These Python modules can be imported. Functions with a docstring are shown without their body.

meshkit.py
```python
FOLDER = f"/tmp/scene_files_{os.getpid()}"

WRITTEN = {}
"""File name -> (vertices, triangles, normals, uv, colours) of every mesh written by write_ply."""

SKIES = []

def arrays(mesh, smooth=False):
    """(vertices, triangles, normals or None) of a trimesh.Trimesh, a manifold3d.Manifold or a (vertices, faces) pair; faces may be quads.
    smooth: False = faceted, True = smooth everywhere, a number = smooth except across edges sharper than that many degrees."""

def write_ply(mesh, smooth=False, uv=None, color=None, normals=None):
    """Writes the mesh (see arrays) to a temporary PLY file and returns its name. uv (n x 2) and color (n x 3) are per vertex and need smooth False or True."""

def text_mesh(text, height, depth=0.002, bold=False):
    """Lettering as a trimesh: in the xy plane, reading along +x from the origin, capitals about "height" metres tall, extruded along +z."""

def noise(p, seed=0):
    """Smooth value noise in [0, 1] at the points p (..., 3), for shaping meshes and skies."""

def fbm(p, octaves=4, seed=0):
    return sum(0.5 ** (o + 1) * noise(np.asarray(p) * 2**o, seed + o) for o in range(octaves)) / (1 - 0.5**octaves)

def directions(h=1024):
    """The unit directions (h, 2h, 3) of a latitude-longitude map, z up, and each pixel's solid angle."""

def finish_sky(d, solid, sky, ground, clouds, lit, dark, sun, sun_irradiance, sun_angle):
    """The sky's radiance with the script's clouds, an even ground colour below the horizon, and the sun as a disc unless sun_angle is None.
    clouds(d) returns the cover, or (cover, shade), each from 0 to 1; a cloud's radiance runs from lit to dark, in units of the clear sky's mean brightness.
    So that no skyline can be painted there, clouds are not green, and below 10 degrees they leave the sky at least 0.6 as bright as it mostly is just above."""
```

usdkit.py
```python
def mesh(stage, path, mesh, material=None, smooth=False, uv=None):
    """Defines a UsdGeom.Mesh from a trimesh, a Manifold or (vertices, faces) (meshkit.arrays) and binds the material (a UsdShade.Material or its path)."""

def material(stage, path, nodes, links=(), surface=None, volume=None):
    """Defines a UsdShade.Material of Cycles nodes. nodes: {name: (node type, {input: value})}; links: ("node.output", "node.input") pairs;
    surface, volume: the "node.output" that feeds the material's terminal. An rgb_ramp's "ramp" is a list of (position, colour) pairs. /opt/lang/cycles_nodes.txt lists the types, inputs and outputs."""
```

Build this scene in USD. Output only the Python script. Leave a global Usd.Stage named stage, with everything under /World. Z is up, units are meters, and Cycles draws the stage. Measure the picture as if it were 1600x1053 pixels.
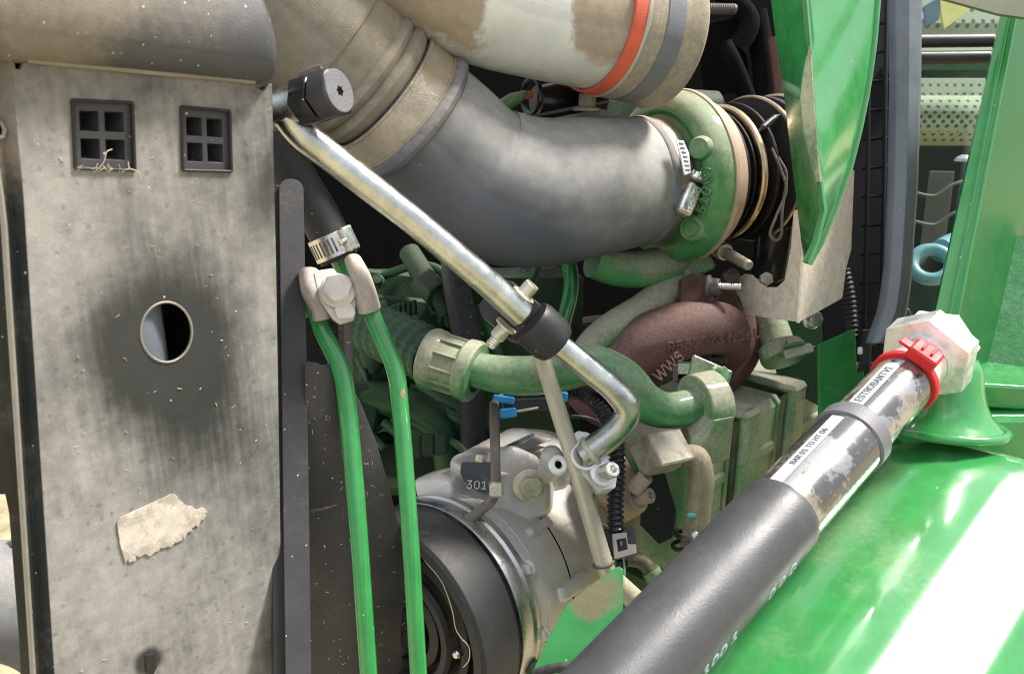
import math, random
import numpy as np
import trimesh, usdkit, meshkit
import manifold3d as m3
from shapely.geometry import Polygon, Point
from shapely import affinity
from pxr import Usd, UsdGeom, UsdLux, UsdShade, Gf, Sdf

random.seed(7); RNG = np.random.default_rng(7)
stage = Usd.Stage.CreateInMemory()
UsdGeom.SetStageUpAxis(stage, 'Z'); UsdGeom.SetStageMetersPerUnit(stage, 1.0)
UsdGeom.Xform.Define(stage, '/World'); UsdGeom.Scope.Define(stage, '/World/Looks')

# ---------------------------------------------------------------- camera
T = 0.62                      # tangent of half the horizontal angle
K = T / 800.0
PITCH = math.radians(18)
EYE = np.array([0.0, 0.0, 1.75])
sp, cp = math.sin(PITCH), math.cos(PITCH)
ROT = np.array([[1, 0, 0], [0, sp, -cp], [0, cp, sp]])      # columns: right, up, back
cam = UsdGeom.Camera.Define(stage, '/World/camera')
m = np.eye(4); m[:3, :3] = ROT; m[:3, 3] = EYE
cam.AddTransformOp().Set(Gf.Matrix4d(*m.T.ravel().tolist()))
cam.CreateHorizontalApertureAttr(36.0); cam.CreateVerticalApertureAttr(36.0 * 673 / 1024)
cam.CreateFocalLengthAttr(18.0 / T)
cam.CreateClippingRangeAttr(Gf.Vec2f(0.02, 2000))
cam.CreateFStopAttr(16.0); cam.CreateFocusDistanceAttr(0.55)
cam.CreateExposureAttr(1.5)

# ---------------------------------------------------------------- light
SUNV = np.array([0.55, 0.82, 0.12]); SUNW = ROT @ (SUNV / np.linalg.norm(SUNV))
EL, AZ = math.asin(SUNW[2]), math.atan2(SUNW[0], SUNW[1])
SKY = 0.05; SUN = 0.75; SUN_ANGLE = 11.0
sun = UsdLux.DistantLight.Define(stage, '/World/sun')
sun.CreateIntensityAttr(SUN); sun.CreateAngleAttr(SUN_ANGLE); sun.CreateNormalizeAttr(True)
sun.CreateColorAttr(Gf.Vec3f(1.0, 0.955, 0.88))
zc = SUNW; xc = np.cross([0, 0, 1.0], zc); xc /= np.linalg.norm(xc); yc = np.cross(zc, xc)
m = np.eye(4); m[:3, :3] = np.column_stack([xc, yc, zc]); m[:3, 3] = SUNW * 20
sun.AddTransformOp().Set(Gf.Matrix4d(*m.T.ravel().tolist()))
dome = UsdLux.DomeLight.Define(stage, '/World/sky'); dome.CreateIntensityAttr(1.0)
dome.GetPrim().SetCustomDataByKey('kind', 'structure')
skym = usdkit.material(stage, '/World/Looks/sky', {
    's': ('sky_texture', {'sky_type': 'single_scattering', 'sun_disc': False, 'sun_elevation': EL, 'sun_rotation': AZ, 'aerosol_density': 2.5}),
    'tc': ('texture_coordinate', {}),
    'n': ('noise_texture', {'scale': 2.2, 'detail': 6, 'roughness': 0.55}),
    'r': ('map_range', {'from_min': 0.38, 'from_max': 0.62, 'clamp': True}),
    'mx': ('mix', {'mix_type': 'mix', 'color2': (11.0, 11.2, 11.6)}),
    'sc': ('math', {'math_type': 'multiply', 'value2': 0.9}),
    'sz': ('separate_xyz', {}), 'hz': ('map_range', {'from_min': 0.0, 'from_max': 1.0, 'to_min': 0.36, 'to_max': 1.35, 'clamp': True}), 'cc': ('vector_math', {'math_type': 'scale', 'vector1': (11.0, 11.2, 11.6)}),
    'b': ('background_shader', {'strength': SKY})},
    [('tc.generated', 'n.vector'), ('n.fac', 'r.value'), ('r.result', 'sc.value1'), ('sc.value', 'mx.fac'), ('s.color', 'mx.color1'), ('mx.color', 'b.color'), ('tc.generated', 'sz.vector'), ('sz.z', 'hz.value'), ('hz.result', 'cc.scale'), ('cc.vector', 'mx.color2')],
    surface='b.background')
UsdShade.MaterialBindingAPI.Apply(dome.GetPrim()).Bind(skym)

# ---------------------------------------------------------------- view helpers: (px, py, depth) of the photograph -> point
def P(x, y, d): return np.array([(x - 800) * K * d, (526.5 - y) * K * d, -d], float)
def R(px, d): return px * K * d
def unit(v): v = np.asarray(v, float); return v / np.linalg.norm(v)
def W(v): return np.asarray(v, float) @ ROT.T + EYE
UPV = np.array([0.0, cp, sp])          # world up in view space

# ---------------------------------------------------------------- materials
LOOKS = {}
def mat(name, col, rough=0.5, metal=0.0, dust=0.0, dcol=(0.40, 0.335, 0.26), ds=22, up=0.35, cover=0.92, soft=0.16, grain=0.0, gs=900,
        coat=0.0, spec=0.5, specks=0.0, var=0.12, bevel=0.0007, fine=0.35, streak=0.0, stain=None, drough=0.95, clean=(), spots=0.0, dirty=(), scr=0.0, hi=None, crough=0.06):
    if name in LOOKS: return LOOKS[name]
    N, L = {}, []
    def n(k, t, **i): N[k] = (t, i); return k
    def l(a, b): L.append((a, b))
    n('g', 'geometry')
    n('n1', 'noise_texture', scale=ds, detail=7.0, roughness=0.6); l('g.position', 'n1.vector')
    n('n2', 'noise_texture', scale=ds * 14.0, detail=4.0, roughness=0.65); l('g.position', 'n2.vector')
    n('n3', 'noise_texture', scale=ds * 2.7 + 3, detail=5.0, roughness=0.6); l('g.position', 'n3.vector')
    # base colour with variation
    n('vr', 'map_range', from_min=0.3, from_max=0.7, to_min=1 - var, to_max=1 + var, clamp=True); l('n3.fac', 'vr.value')
    n('vb', 'vector_math', math_type='scale', vector1=col); l('vr.result', 'vb.scale')
    cur = 'vb.vector'
    n('rg', 'map_range', from_min=0.3, from_max=0.7, to_min=max(rough - 0.08, 0.02), to_max=min(rough + 0.10, 1.0), clamp=True); l('n3.fac', 'rg.value')
    rgh, met = 'rg.result', None
    if scr > 0:
        n('sm', 'mapping', mapping_type='point', scale=(60, 900, 900), rotation=(0.3, 0.5, 0.9)); l('g.position', 'sm.vector')
        n('sn', 'noise_texture', scale=1.0, detail=3.0, roughness=0.7); l('sm.vector', 'sn.vector')
        n('sr', 'map_range', from_min=0.66, from_max=0.74, to_min=0, to_max=scr, clamp=True); l('sn.fac', 'sr.value')
        n('sx', 'mix', mix_type='mix', color2=tuple(min(1, c * 1.6 + 0.12) for c in col)); l(cur, 'sx.color1'); l('sr.result', 'sx.fac'); cur = 'sx.color'
    if stain:
        n('st', 'map_range', range_type='smoothstep', from_min=stain[0], from_max=stain[1], to_min=0, to_max=stain[3]); l('n3.fac', 'st.value')
        n('sy', 'mix', mix_type='mix', color2=stain[2]); l('st.result', 'sy.fac'); l(cur, 'sy.color1'); cur = 'sy.color'
    fac = None
    if dust > 0 or dirty:
        n('gz', 'separate_xyz'); l('g.normal', 'gz.vector')
        n('a1', 'math', math_type='multiply_add', value2=up * 0.5, value3=0.0); l('gz.z', 'a1.value1')
        n('a2', 'math', math_type='add'); l('n1.fac', 'a2.value1'); l('a1.value', 'a2.value2')
        n('a3', 'math', math_type='multiply_add', value2=fine, value3=-fine / 2); l('n2.fac', 'a3.value1')
        n('a4', 'math', math_type='add'); l('a2.value', 'a4.value1'); l('a3.value', 'a4.value2')
        v = 'a4.value'
        for i, (p, r, s) in enumerate(list(clean) + [(q, rr, -ss) for q, rr, ss in dirty]):
            c = W(p)
            n(f'd{i}', 'vector_math', math_type='distance', vector2=tuple(c)); l('g.position', f'd{i}.vector1')
            n(f'e{i}', 'map_range', range_type='smoothstep', from_min=r * 0.15, from_max=r, to_min=-s, to_max=0.0); l(f'd{i}.value', f'e{i}.value')
            n(f'f{i}', 'math', math_type='add'); l(v, f'f{i}.value1'); l(f'e{i}.result', f'f{i}.value2'); v = f'f{i}.value'
        if streak > 0:
            n('km', 'mapping', mapping_type='point', scale=(260, 260, 14)); l('g.position', 'km.vector')
            n('kn', 'noise_texture', scale=1.0, detail=4.0, roughness=0.6); l('km.vector', 'kn.vector')
            n('ka', 'math', math_type='multiply_add', value2=streak, value3=-streak / 2); l('kn.fac', 'ka.value1')
            n('kb', 'math', math_type='add'); l(v, 'kb.value1'); l('ka.value', 'kb.value2'); v = 'kb.value'
        t = 1.0 - dust
        n('df', 'map_range', range_type='smoothstep', from_min=t - soft, from_max=t + soft, to_min=0.0, to_max=cover); l(v, 'df.value')
        fac = 'df.result'
        if spots > 0:
            n('vo', 'voronoi_texture', scale=210.0, feature='f1', randomness=1.0); l('g.position', 'vo.vector')
            n('vs', 'map_range', range_type='smoothstep', from_min=0.16, from_max=0.34, to_min=1 - spots, to_max=1.0); l('vo.distance', 'vs.value')
            n('vc', 'separate_xyz'); l('vo.color', 'vc.vector')
            n('vt', 'math', math_type='less_than', value2=0.72); l('vc.x', 'vt.value1')
            n('vm', 'math', math_type='maximum'); l('vs.result', 'vm.value1'); l('vt.value', 'vm.value2')
            n('vf', 'math', math_type='multiply'); l(fac, 'vf.value1'); l('vm.value', 'vf.value2'); fac = 'vf.value'
        n('dv', 'map_range', from_min=0.25, from_max=0.75, to_min=0.78, to_max=1.2, clamp=True); l('n2.fac', 'dv.value')
        n('dc', 'vector_math', math_type='scale', vector1=dcol); l('dv.result', 'dc.scale')
        n('dm', 'mix', mix_type='mix'); l(fac, 'dm.fac'); l(cur, 'dm.color1'); l('dc.vector', 'dm.color2'); cur = 'dm.color'
        n('dr', 'mix_float', b=drough); l(fac, 'dr.fac'); l(rgh, 'dr.a'); rgh = 'dr.result'
        if metal > 0:
            n('mm', 'map_range', from_min=0, from_max=1, to_min=metal, to_max=0.0, clamp=True); l(fac, 'mm.value'); met = 'mm.result'
    if specks > 0:
        n('so', 'voronoi_texture', scale=420.0, feature='f1', randomness=1.0); l('g.position', 'so.vector')
        n('sc', 'separate_xyz'); l('so.color', 'sc.vector')
        n('s1', 'math', math_type='greater_than', value2=1 - specks); l('sc.x', 's1.value1')
        n('sd', 'math', math_type='multiply', value2=0.24); l('sc.y', 'sd.value1')
        n('s2', 'math', math_type='less_than'); l('so.distance', 's2.value1'); l('sd.value', 's2.value2')
        n('s3', 'math', math_type='multiply'); l('s1.value', 's3.value1'); l('s2.value', 's3.value2')
        n('s4', 'mix', mix_type='mix', color2=(0.55, 0.49, 0.38)); l('s3.value', 's4.fac'); l(cur, 's4.color1'); cur = 's4.color'
    n('p', 'principled_bsdf', metallic=metal, coat_weight=coat, coat_roughness=crough, specular_ior_level=spec, roughness=rough)
    l(cur, 'p.base_color'); l(rgh, 'p.roughness')
    if met: l(met, 'p.metallic')
    nrm = None
    if bevel > 0:
        n('bv', 'bevel', samples=4, radius=bevel); nrm = 'bv.bevel'
    if grain > 0:
        n('gn', 'noise_texture', scale=gs, detail=5.0, roughness=0.65); l('g.position', 'gn.vector')
        n('bp', 'bump', strength=grain, distance=0.0012); l('gn.fac', 'bp.height')
        if nrm: l(nrm, 'bp.normal')
        nrm = 'bp.normal'
    if nrm:
        l(nrm, 'p.normal')
    if coat > 0 and bevel > 0: l('bv.bevel', 'p.coat_normal')
    LOOKS[name] = usdkit.material(stage, '/World/Looks/' + name, N, L, surface='p.BSDF')
    return LOOKS[name]

# ---------------------------------------------------------------- scene graph helpers
USED = {}
THINGS = []
def numbered(parent, name):
    k = (parent, name); USED[k] = USED.get(k, -1) + 1
    return name if USED[k] == 0 else f'{name}_{USED[k]:03d}'
class Thing:
    def __init__(s, name, label, cat, group=None, kind=None):
        s.path = '/World/' + numbered('/World', name); s.label, s.cat, s.group, s.kind = label, cat, group, kind; s.parts = []; THINGS.append(s)
    def add(s, name, mesh, material, parent=None, label=None, smooth=32, kind=None):
        v, f = vf(mesh)
        base = parent or s.path
        path = base + '/' + numbered(base, name)
        s.parts.append((path, v, f, material, smooth, label, kind)); return path
    def flush(s):
        allv = np.vstack([W(p[1]) for p in s.parts])
        lo, hi = allv.min(0), allv.max(0); o = np.array([(lo[0] + hi[0]) / 2, (lo[1] + hi[1]) / 2, lo[2]])
        if len(s.parts) == 1 and s.parts[0][0] == s.path + '/_self':
            pass
        x = UsdGeom.Xform.Define(stage, s.path); x.AddTranslateOp().Set(Gf.Vec3d(*o)); pr = x.GetPrim()
        for path, v, f, mt, sm, lb, kd in s.parts:
            ms = usdkit.mesh(stage, path, trimesh.Trimesh(W(v) - o, f, process=False), mt, smooth=sm)
            if lb: ms.GetPrim().SetCustomDataByKey('label', lb)
            if kd: ms.GetPrim().SetCustomDataByKey('kind', kd)
        tagprim(pr, s.label, s.cat, s.group, s.kind)
def tagprim(pr, label=None, cat=None, group=None, kind=None):
    for k, v in (('label', label), ('category', cat), ('group', group), ('kind', kind)):
        if v: pr.SetCustomDataByKey(k, v)
def solo(name, mesh, material, label=None, cat=None, group=None, kind=None, smooth=32):
    v, f = vf(mesh); w = W(v); lo, hi = w.min(0), w.max(0); o = np.array([(lo[0] + hi[0]) / 2, (lo[1] + hi[1]) / 2, lo[2]])
    ms = usdkit.mesh(stage, '/World/' + numbered('/World', name), trimesh.Trimesh(w - o, f, process=False), material, smooth=smooth)
    ms.AddTranslateOp().Set(Gf.Vec3d(*o)); tagprim(ms.GetPrim(), label, cat, group, kind); return ms

# ---------------------------------------------------------------- shapes (all in view space)
def vf(mesh):
    if isinstance(mesh, list): mesh = trimesh.util.concatenate([trimesh.Trimesh(*vf(x), process=False) for x in mesh])
    if hasattr(mesh, 'to_mesh'):
        q = mesh.to_mesh(); return np.array(q.vert_properties[:, :3], float), np.array(q.tri_verts)
    if isinstance(mesh, tuple):
        v, f = np.asarray(mesh[0], float), np.asarray(mesh[1], int)
        if f.shape[1] == 4: f = np.vstack([f[:, [0, 1, 2]], f[:, [0, 2, 3]]])
        return v, f
    return np.array(mesh.vertices, float), np.array(mesh.faces)
def basis(a, hint=None):
    a = unit(a); h = np.array([0, 0, 1.0]) if hint is None else np.asarray(hint, float)
    if abs(a @ unit(h)) > 0.97: h = np.array([0, 1.0, 0])
    u = unit(h - (h @ a) * a); return a, u, np.cross(a, u)
def catmull(pts, n=10):
    p = np.asarray(pts, float); p = np.vstack([2 * p[0] - p[1], p, 2 * p[-1] - p[-2]]); out = []
    for i in range(1, len(p) - 2):
        for t in np.linspace(0, 1, n, endpoint=False):
            a, b, c, d = p[i - 1], p[i], p[i + 1], p[i + 2]
            out.append(0.5 * (2 * b + (c - a) * t + (2 * a - 5 * b + 4 * c - d) * t * t + (3 * b - a - 3 * c + d) * t ** 3))
    out.append(p[-2]); return np.array(out)
def filleted(pts, r, n=9):
    p = np.asarray(pts, float); out = [p[0]]
    for i in range(1, len(p) - 1):
        a, b = p[i - 1] - p[i], p[i + 1] - p[i]; la, lb = np.linalg.norm(a), np.linalg.norm(b)
        q = min(r, la * 0.48, lb * 0.48); s, e = p[i] + a / la * q, p[i] + b / lb * q
        for t in np.linspace(0, 1, n): out.append((1 - t) ** 2 * s + 2 * t * (1 - t) * p[i] + t * t * e)
    out.append(p[-1]); return np.array(out)
def sweep(path, rad, n=28, caps=True, squash=1.0, hint=None):
    p = np.asarray(path, float); rad = np.broadcast_to(np.asarray(rad, float), (len(p),))
    t = np.gradient(p, axis=0); t /= np.linalg.norm(t, axis=1, keepdims=True)
    _, u, _ = basis(t[0], hint); ring = []; ang = np.arange(n) * 2 * math.pi / n
    for i in range(len(p)):
        u = unit(u - (u @ t[i]) * t[i]); w = np.cross(t[i], u)
        ring.append(p[i] + rad[i] * (np.cos(ang)[:, None] * u + squash * np.sin(ang)[:, None] * w))
    v = np.vstack(ring); m_ = len(p)
    i, j = np.meshgrid(np.arange(m_ - 1), np.arange(n), indexing='ij'); j2 = (j + 1) % n
    q = np.stack([i * n + j, i * n + j2, (i + 1) * n + j2, (i + 1) * n + j], -1).reshape(-1, 4)
    f = np.vstack([q[:, [0, 1, 2]], q[:, [0, 2, 3]]])
    if caps:
        k = len(v); v = np.vstack([v, p[0], p[-1]]); a = np.arange(n); b = (a + 1) % n; e = (m_ - 1) * n
        f = np.vstack([f, np.stack([b, a, np.full(n, k)], 1), np.stack([e + a, e + b, np.full(n, k + 1)], 1)])
    return trimesh.Trimesh(v, f, process=False)
def tube(ctrl, px, n=28, seg=10, fil=None, caps=True, squash=1.0):
    """ctrl: (px, py, depth) list; px: radius in photo pixels (one or per control point)."""
    c = np.array([P(*a) for a in ctrl]); r = [R(w, a[2]) for w, a in zip(np.broadcast_to(px, (len(ctrl),)), ctrl)]
    if fil is not None:
        pts = filleted(c, fil); s = np.r_[0, np.cumsum(np.linalg.norm(np.diff(c, axis=0), axis=1))]
        d = np.array([np.argmin(np.linalg.norm(c - q, axis=1)) for q in pts]); tt = np.r_[0, np.cumsum(np.linalg.norm(np.diff(pts, axis=0), axis=1))]
        rr = np.interp(tt / tt[-1], s / s[-1], r)
    else:
        pts = catmull(c, seg); rr = np.interp(np.linspace(0, 1, len(pts)), np.linspace(0, 1, len(r)), r)
    return sweep(pts, rr, n, caps, squash)
def braided(ctrl, px, n=64, amp=0.05, turns=26, k=9):
    c = catmull([P(*a) for a in ctrl], 40); r = np.array([R(w, a[2]) for w, a in zip(np.broadcast_to(px, (len(ctrl),)), ctrl)])
    me = sweep(c, np.interp(np.linspace(0, 1, len(c)), np.linspace(0, 1, len(r)), r), n, False); v = np.array(me.vertices).reshape(len(c), n, 3)
    th = np.arange(n) * 2 * math.pi / n; s = np.linspace(0, turns, len(c))[:, None]; w = np.sin(k * th + s) * np.sin(k * th - s) + 0.4 * (meshkit.noise(v * 500) - .5)
    v = c[:, None] + (v - c[:, None]) * (1 + amp * w)[..., None]; return trimesh.Trimesh(v.reshape(-1, 3), me.faces, process=False)
def corrugated(ctrl, px, pitch, amp=0.12, n=20):
    c = catmull([P(*a) for a in ctrl], 12); s = np.r_[0, np.cumsum(np.linalg.norm(np.diff(c, axis=0), axis=1))]
    k = max(2, int(s[-1] / pitch)); tt = np.linspace(0, s[-1], k * 6); pts = np.column_stack([np.interp(tt, s, c[:, i]) for i in range(3)])
    r = np.array([R(w, a[2]) for w, a in zip(np.broadcast_to(px, (len(ctrl),)), ctrl)])
    rr = np.interp(tt / s[-1], np.linspace(0, 1, len(r)), r); w = np.sin(tt / s[-1] * k * 2 * math.pi)
    return sweep(pts, rr * (1 + amp * np.clip(w * 1.8, -1, 1)), n)
def lathe(p0, axis, prof, n=56, a0=0.0, a1=2 * math.pi, hint=None, caps=False):
    a, u, w = basis(axis, hint); full = abs(a1 - a0 - 2 * math.pi) < 1e-6
    ang = np.linspace(a0, a1, n, endpoint=not full); m_ = len(prof)
    v = np.vstack([p0 + a * t + r * (np.cos(ang)[:, None] * u + np.sin(ang)[:, None] * w) for t, r in prof])
    jn = n if full else n - 1
    i, j = np.meshgrid(np.arange(m_ - 1), np.arange(jn), indexing='ij'); j2 = (j + 1) % n
    q = np.stack([i * n + j, i * n + j2, (i + 1) * n + j2, (i + 1) * n + j], -1).reshape(-1, 4)
    return trimesh.Trimesh(v, np.vstack([q[:, [0, 1, 2]], q[:, [0, 2, 3]]]), process=False)
def solid_lathe(p0, axis, prof, n=56, **k): return lathe(p0, axis, [(prof[0][0], 1e-5)] + list(prof) + [(prof[-1][0], 1e-5)], n, **k)
def ring(p0, axis, r, th, w, n=56, rnd=0.25):
    """a closed band: inner radius r, outer r+th, width w centred on p0."""
    b = min(th, w) * rnd
    return lathe(p0, axis, [(-w/2, r), (-w/2, r + th - b), (-w/2 + b, r + th), (w/2 - b, r + th), (w/2, r + th - b), (w/2, r), (-w/2, r)], n)
def torus(p0, axis, r, t, n=64, k=14, a0=0.0, a1=2 * math.pi, hint=None):
    return lathe(p0, axis, [(t * math.sin(x), r + t * math.cos(x)) for x in np.linspace(0, 2 * math.pi, k)], n, a0, a1, hint)
def plane3(a, b, c):
    a, b, c = P(*a), P(*b), P(*c); n = unit(np.cross(b - a, c - a)); return (a, n if n @ a < 0 else -n)
def plane_up(a, b):
    """the plane through two photo points that also holds the vertical"""
    a, b = P(*a), P(*b); n = unit(np.cross(b - a, UPV)); return (a, n if n @ a < 0 else -n)
def facing(a, n): return (P(*a), unit(n))
def on(pl, x, y, off=0.0):
    d = P(x, y, 1.0); return d * ((pl[1] @ pl[0]) / (pl[1] @ d)) + pl[1] * off
def hit(mesh, x, y):
    """nearest point of a mesh seen at a photo point, and its normal"""
    v, f = vf(mesh); d = unit(P(x, y, 1)); a, e1_, e2_ = v[f[:, 0]], v[f[:, 1]] - v[f[:, 0]], v[f[:, 2]] - v[f[:, 0]]
    h = np.cross(d, e2_); det = (e1_ * h).sum(1); det = np.where(abs(det) < 1e-14, 1e-14, det); s = -a; u = (s * h).sum(1) / det; q = np.cross(s, e1_); w = (q @ d) / det; t = (e2_ * q).sum(1) / det
    ok = (u >= -1e-6) & (w >= -1e-6) & (u + w <= 1 + 1e-6) & (t > 0); k = np.where(ok)[0][np.argmin(t[ok])]; n = unit(np.cross(e1_[k], e2_[k])); return d * t[k], (n if n @ d < 0 else -n)
def frame_of(pl):
    n = pl[1]; X = unit(np.array([1.0, 0, 0]) - n[0] * n); return X, np.cross(n, X), n
def to2(pl, pts):
    X, Y, n = frame_of(pl); q = np.array([on(pl, *p) for p in pts]) - pl[0]; return np.column_stack([q @ X, q @ Y])
def plate(pl, poly, th, holes=(), r=0.0, off=0.0, shape=None):
    """photo polygon on a plane, th metres thick away from the camera; off lifts it towards the camera; r rounds the corners (metres)."""
    X, Y, n = frame_of(pl)
    s = Polygon(to2(pl, poly)).buffer(0) if shape is None else shape
    if r > 0: s = s.buffer(-r).buffer(2 * r, quad_segs=6).buffer(-r, quad_segs=6)
    for h in holes: s = s.difference(h if not isinstance(h, (list, tuple)) else Polygon(to2(pl, h)))
    gs = getattr(s, 'geoms', [s])
    me = trimesh.util.concatenate([trimesh.creation.extrude_polygon(g, th, engine='earcut') for g in gs])
    v = np.array(me.vertices); v[:, 2] += off - th
    return trimesh.Trimesh(pl[0] + v[:, :1] * X + v[:, 1:2] * Y + v[:, 2:] * n, me.faces, process=False)
def ellipse2(pl, x, y, rx, ry, n=40):
    return [(x + rx * math.cos(t), y + ry * math.sin(t)) for t in np.linspace(0, 2 * math.pi, n, endpoint=False)]
def shell(grid, th, closed=True):
    """grid (m, n, 3) of points facing the camera, thickened away from it."""
    g = np.asarray(grid, float); m_, n_ = g.shape[:2]
    du, dv = np.gradient(g, axis=0), np.gradient(g, axis=1); nr = np.cross(du, dv); nr /= np.linalg.norm(nr, axis=2, keepdims=True) + 1e-12
    if (nr * g).sum() > 0: nr = -nr
    a, b = g.reshape(-1, 3), (g - nr * th).reshape(-1, 3); k = m_ * n_
    i, j = np.meshgrid(np.arange(m_ - 1), np.arange(n_ - 1), indexing='ij'); q = np.stack([i * n_ + j, i * n_ + j + 1, (i + 1) * n_ + j + 1, (i + 1) * n_ + j], -1).reshape(-1, 4)
    e = [ix for ix in range(n_)] + [r * n_ + n_ - 1 for r in range(1, m_)] + [(m_ - 1) * n_ + c for c in range(n_ - 2, -1, -1)] + [r * n_ for r in range(m_ - 2, 0, -1)]
    e = np.array(e); e2 = np.roll(e, -1); side = np.stack([e, e + k, e2 + k, e2], 1)
    Q = np.vstack([q, q[:, ::-1] + k, side]); me = trimesh.Trimesh(np.vstack([a, b]), np.vstack([Q[:, [0, 1, 2]], Q[:, [0, 2, 3]]]), process=False)
    trimesh.repair.fix_normals(me); return me
def hull(pts): return trimesh.convex.convex_hull(np.asarray(pts, float))
def soft(pts, it=5, ln=0.0035):
    q = m3.Manifold.hull_points(np.asarray(pts, np.float64).tolist()).refine_to_length(ln).to_mesh(); me = trimesh.Trimesh(q.vert_properties[:, :3], q.tri_verts)
    trimesh.smoothing.filter_laplacian(me, lamb=0.5, iterations=it); return me
def rbox(c, ax, ay, az, b=0.0015):
    """chamfered box: centre, three half-axis vectors"""
    c = np.asarray(c, float); L = [np.linalg.norm(a) for a in (ax, ay, az)]; pts = []
    for s in np.ndindex(2, 2, 2):
        s = np.array(s) * 2 - 1
        for k in range(3):
            q = c.copy()
            for i, a in enumerate((ax, ay, az)): q = q + s[i] * np.asarray(a) * (1 - (b / L[i] if i != k else 0.0))
            pts.append(q)
    return hull(pts)
def cornerbox(v0, a, b, c, r=0.0015):
    """box from its nearest corner and its three neighbours"""
    A, B, C = (np.asarray(x) - v0 for x in (a, b, c)); return rbox(v0 + (A + B + C) / 2, A / 2, B / 2, C / 2, r)
def viewbox(x, y, d, w, h, dep, rot=0.0, yaw=0.0, b=0.001):
    """box at a photo point: w, h in pixels, dep in metres; rot turns it in the picture (degrees), yaw about its own vertical"""
    z = -unit(P(x, y, d)); X = unit(np.array([1.0, 0, 0]) - z[0] * z); Y = np.cross(z, X)
    a, y_ = math.radians(rot), math.radians(yaw); X, Y = X * math.cos(a) + Y * math.sin(a), -X * math.sin(a) + Y * math.cos(a)
    X, z = X * math.cos(y_) + z * math.sin(y_), -X * math.sin(y_) + z * math.cos(y_)
    return rbox(P(x, y, d), X * R(w / 2, d), Y * R(h / 2, d), z * dep / 2, b)
def hexprism(c, axis, r, h, cham=0.15, n=6, hint=None, rot=0.0):
    a, u, w = basis(axis, hint); ang = np.arange(n) * 2 * math.pi / n + rot
    ringp = lambda t, rr, k=1: [c + a * t + rr * (math.cos(x) * u + math.sin(x) * w) for x in ang]
    fine = [c + a * h + r * 0.83 * (math.cos(x) * u + math.sin(x) * w) for x in np.linspace(0, 2 * math.pi, 24)]
    return hull(ringp(0, r) + ringp(h * (1 - cham), r) + (fine if n == 6 else ringp(h, r * 0.9)))
def bolt(c, axis, r, h, flange=1.45, hint=None, rot=0.0):
    out = [hexprism(c, axis, r, h, hint=hint, rot=rot)]
    if flange: out.append(solid_lathe(c, axis, [(-h * 0.1, r * flange), (h * 0.10, r * flange), (h * 0.22, r * 1.02)], 32))
    return out
def threads(p0, axis, r, L, pitch=0.00125, n=20):
    k = int(L / pitch); prof = []
    for i in range(k): prof += [(i * pitch, r * 0.86), (i * pitch + pitch * 0.5, r)]
    return solid_lathe(p0, axis, prof + [(L, r * 0.8)], n)
def flat_text(txt, h, o, X, Y, depth=0.0006, bold=False):
    me = meshkit.text_mesh(txt, h, depth, bold); v = np.array(me.vertices); v[:, 0] -= (v[:, 0].min() + v[:, 0].max()) / 2; v[:, 1] -= h / 2
    X, Y = unit(X), unit(Y); Y = unit(Y - (Y @ X) * X); Z = np.cross(X, Y)
    return trimesh.Trimesh(o + v[:, :1] * X + v[:, 1:2] * Y + v[:, 2:] * Z, me.faces, process=False)
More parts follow.
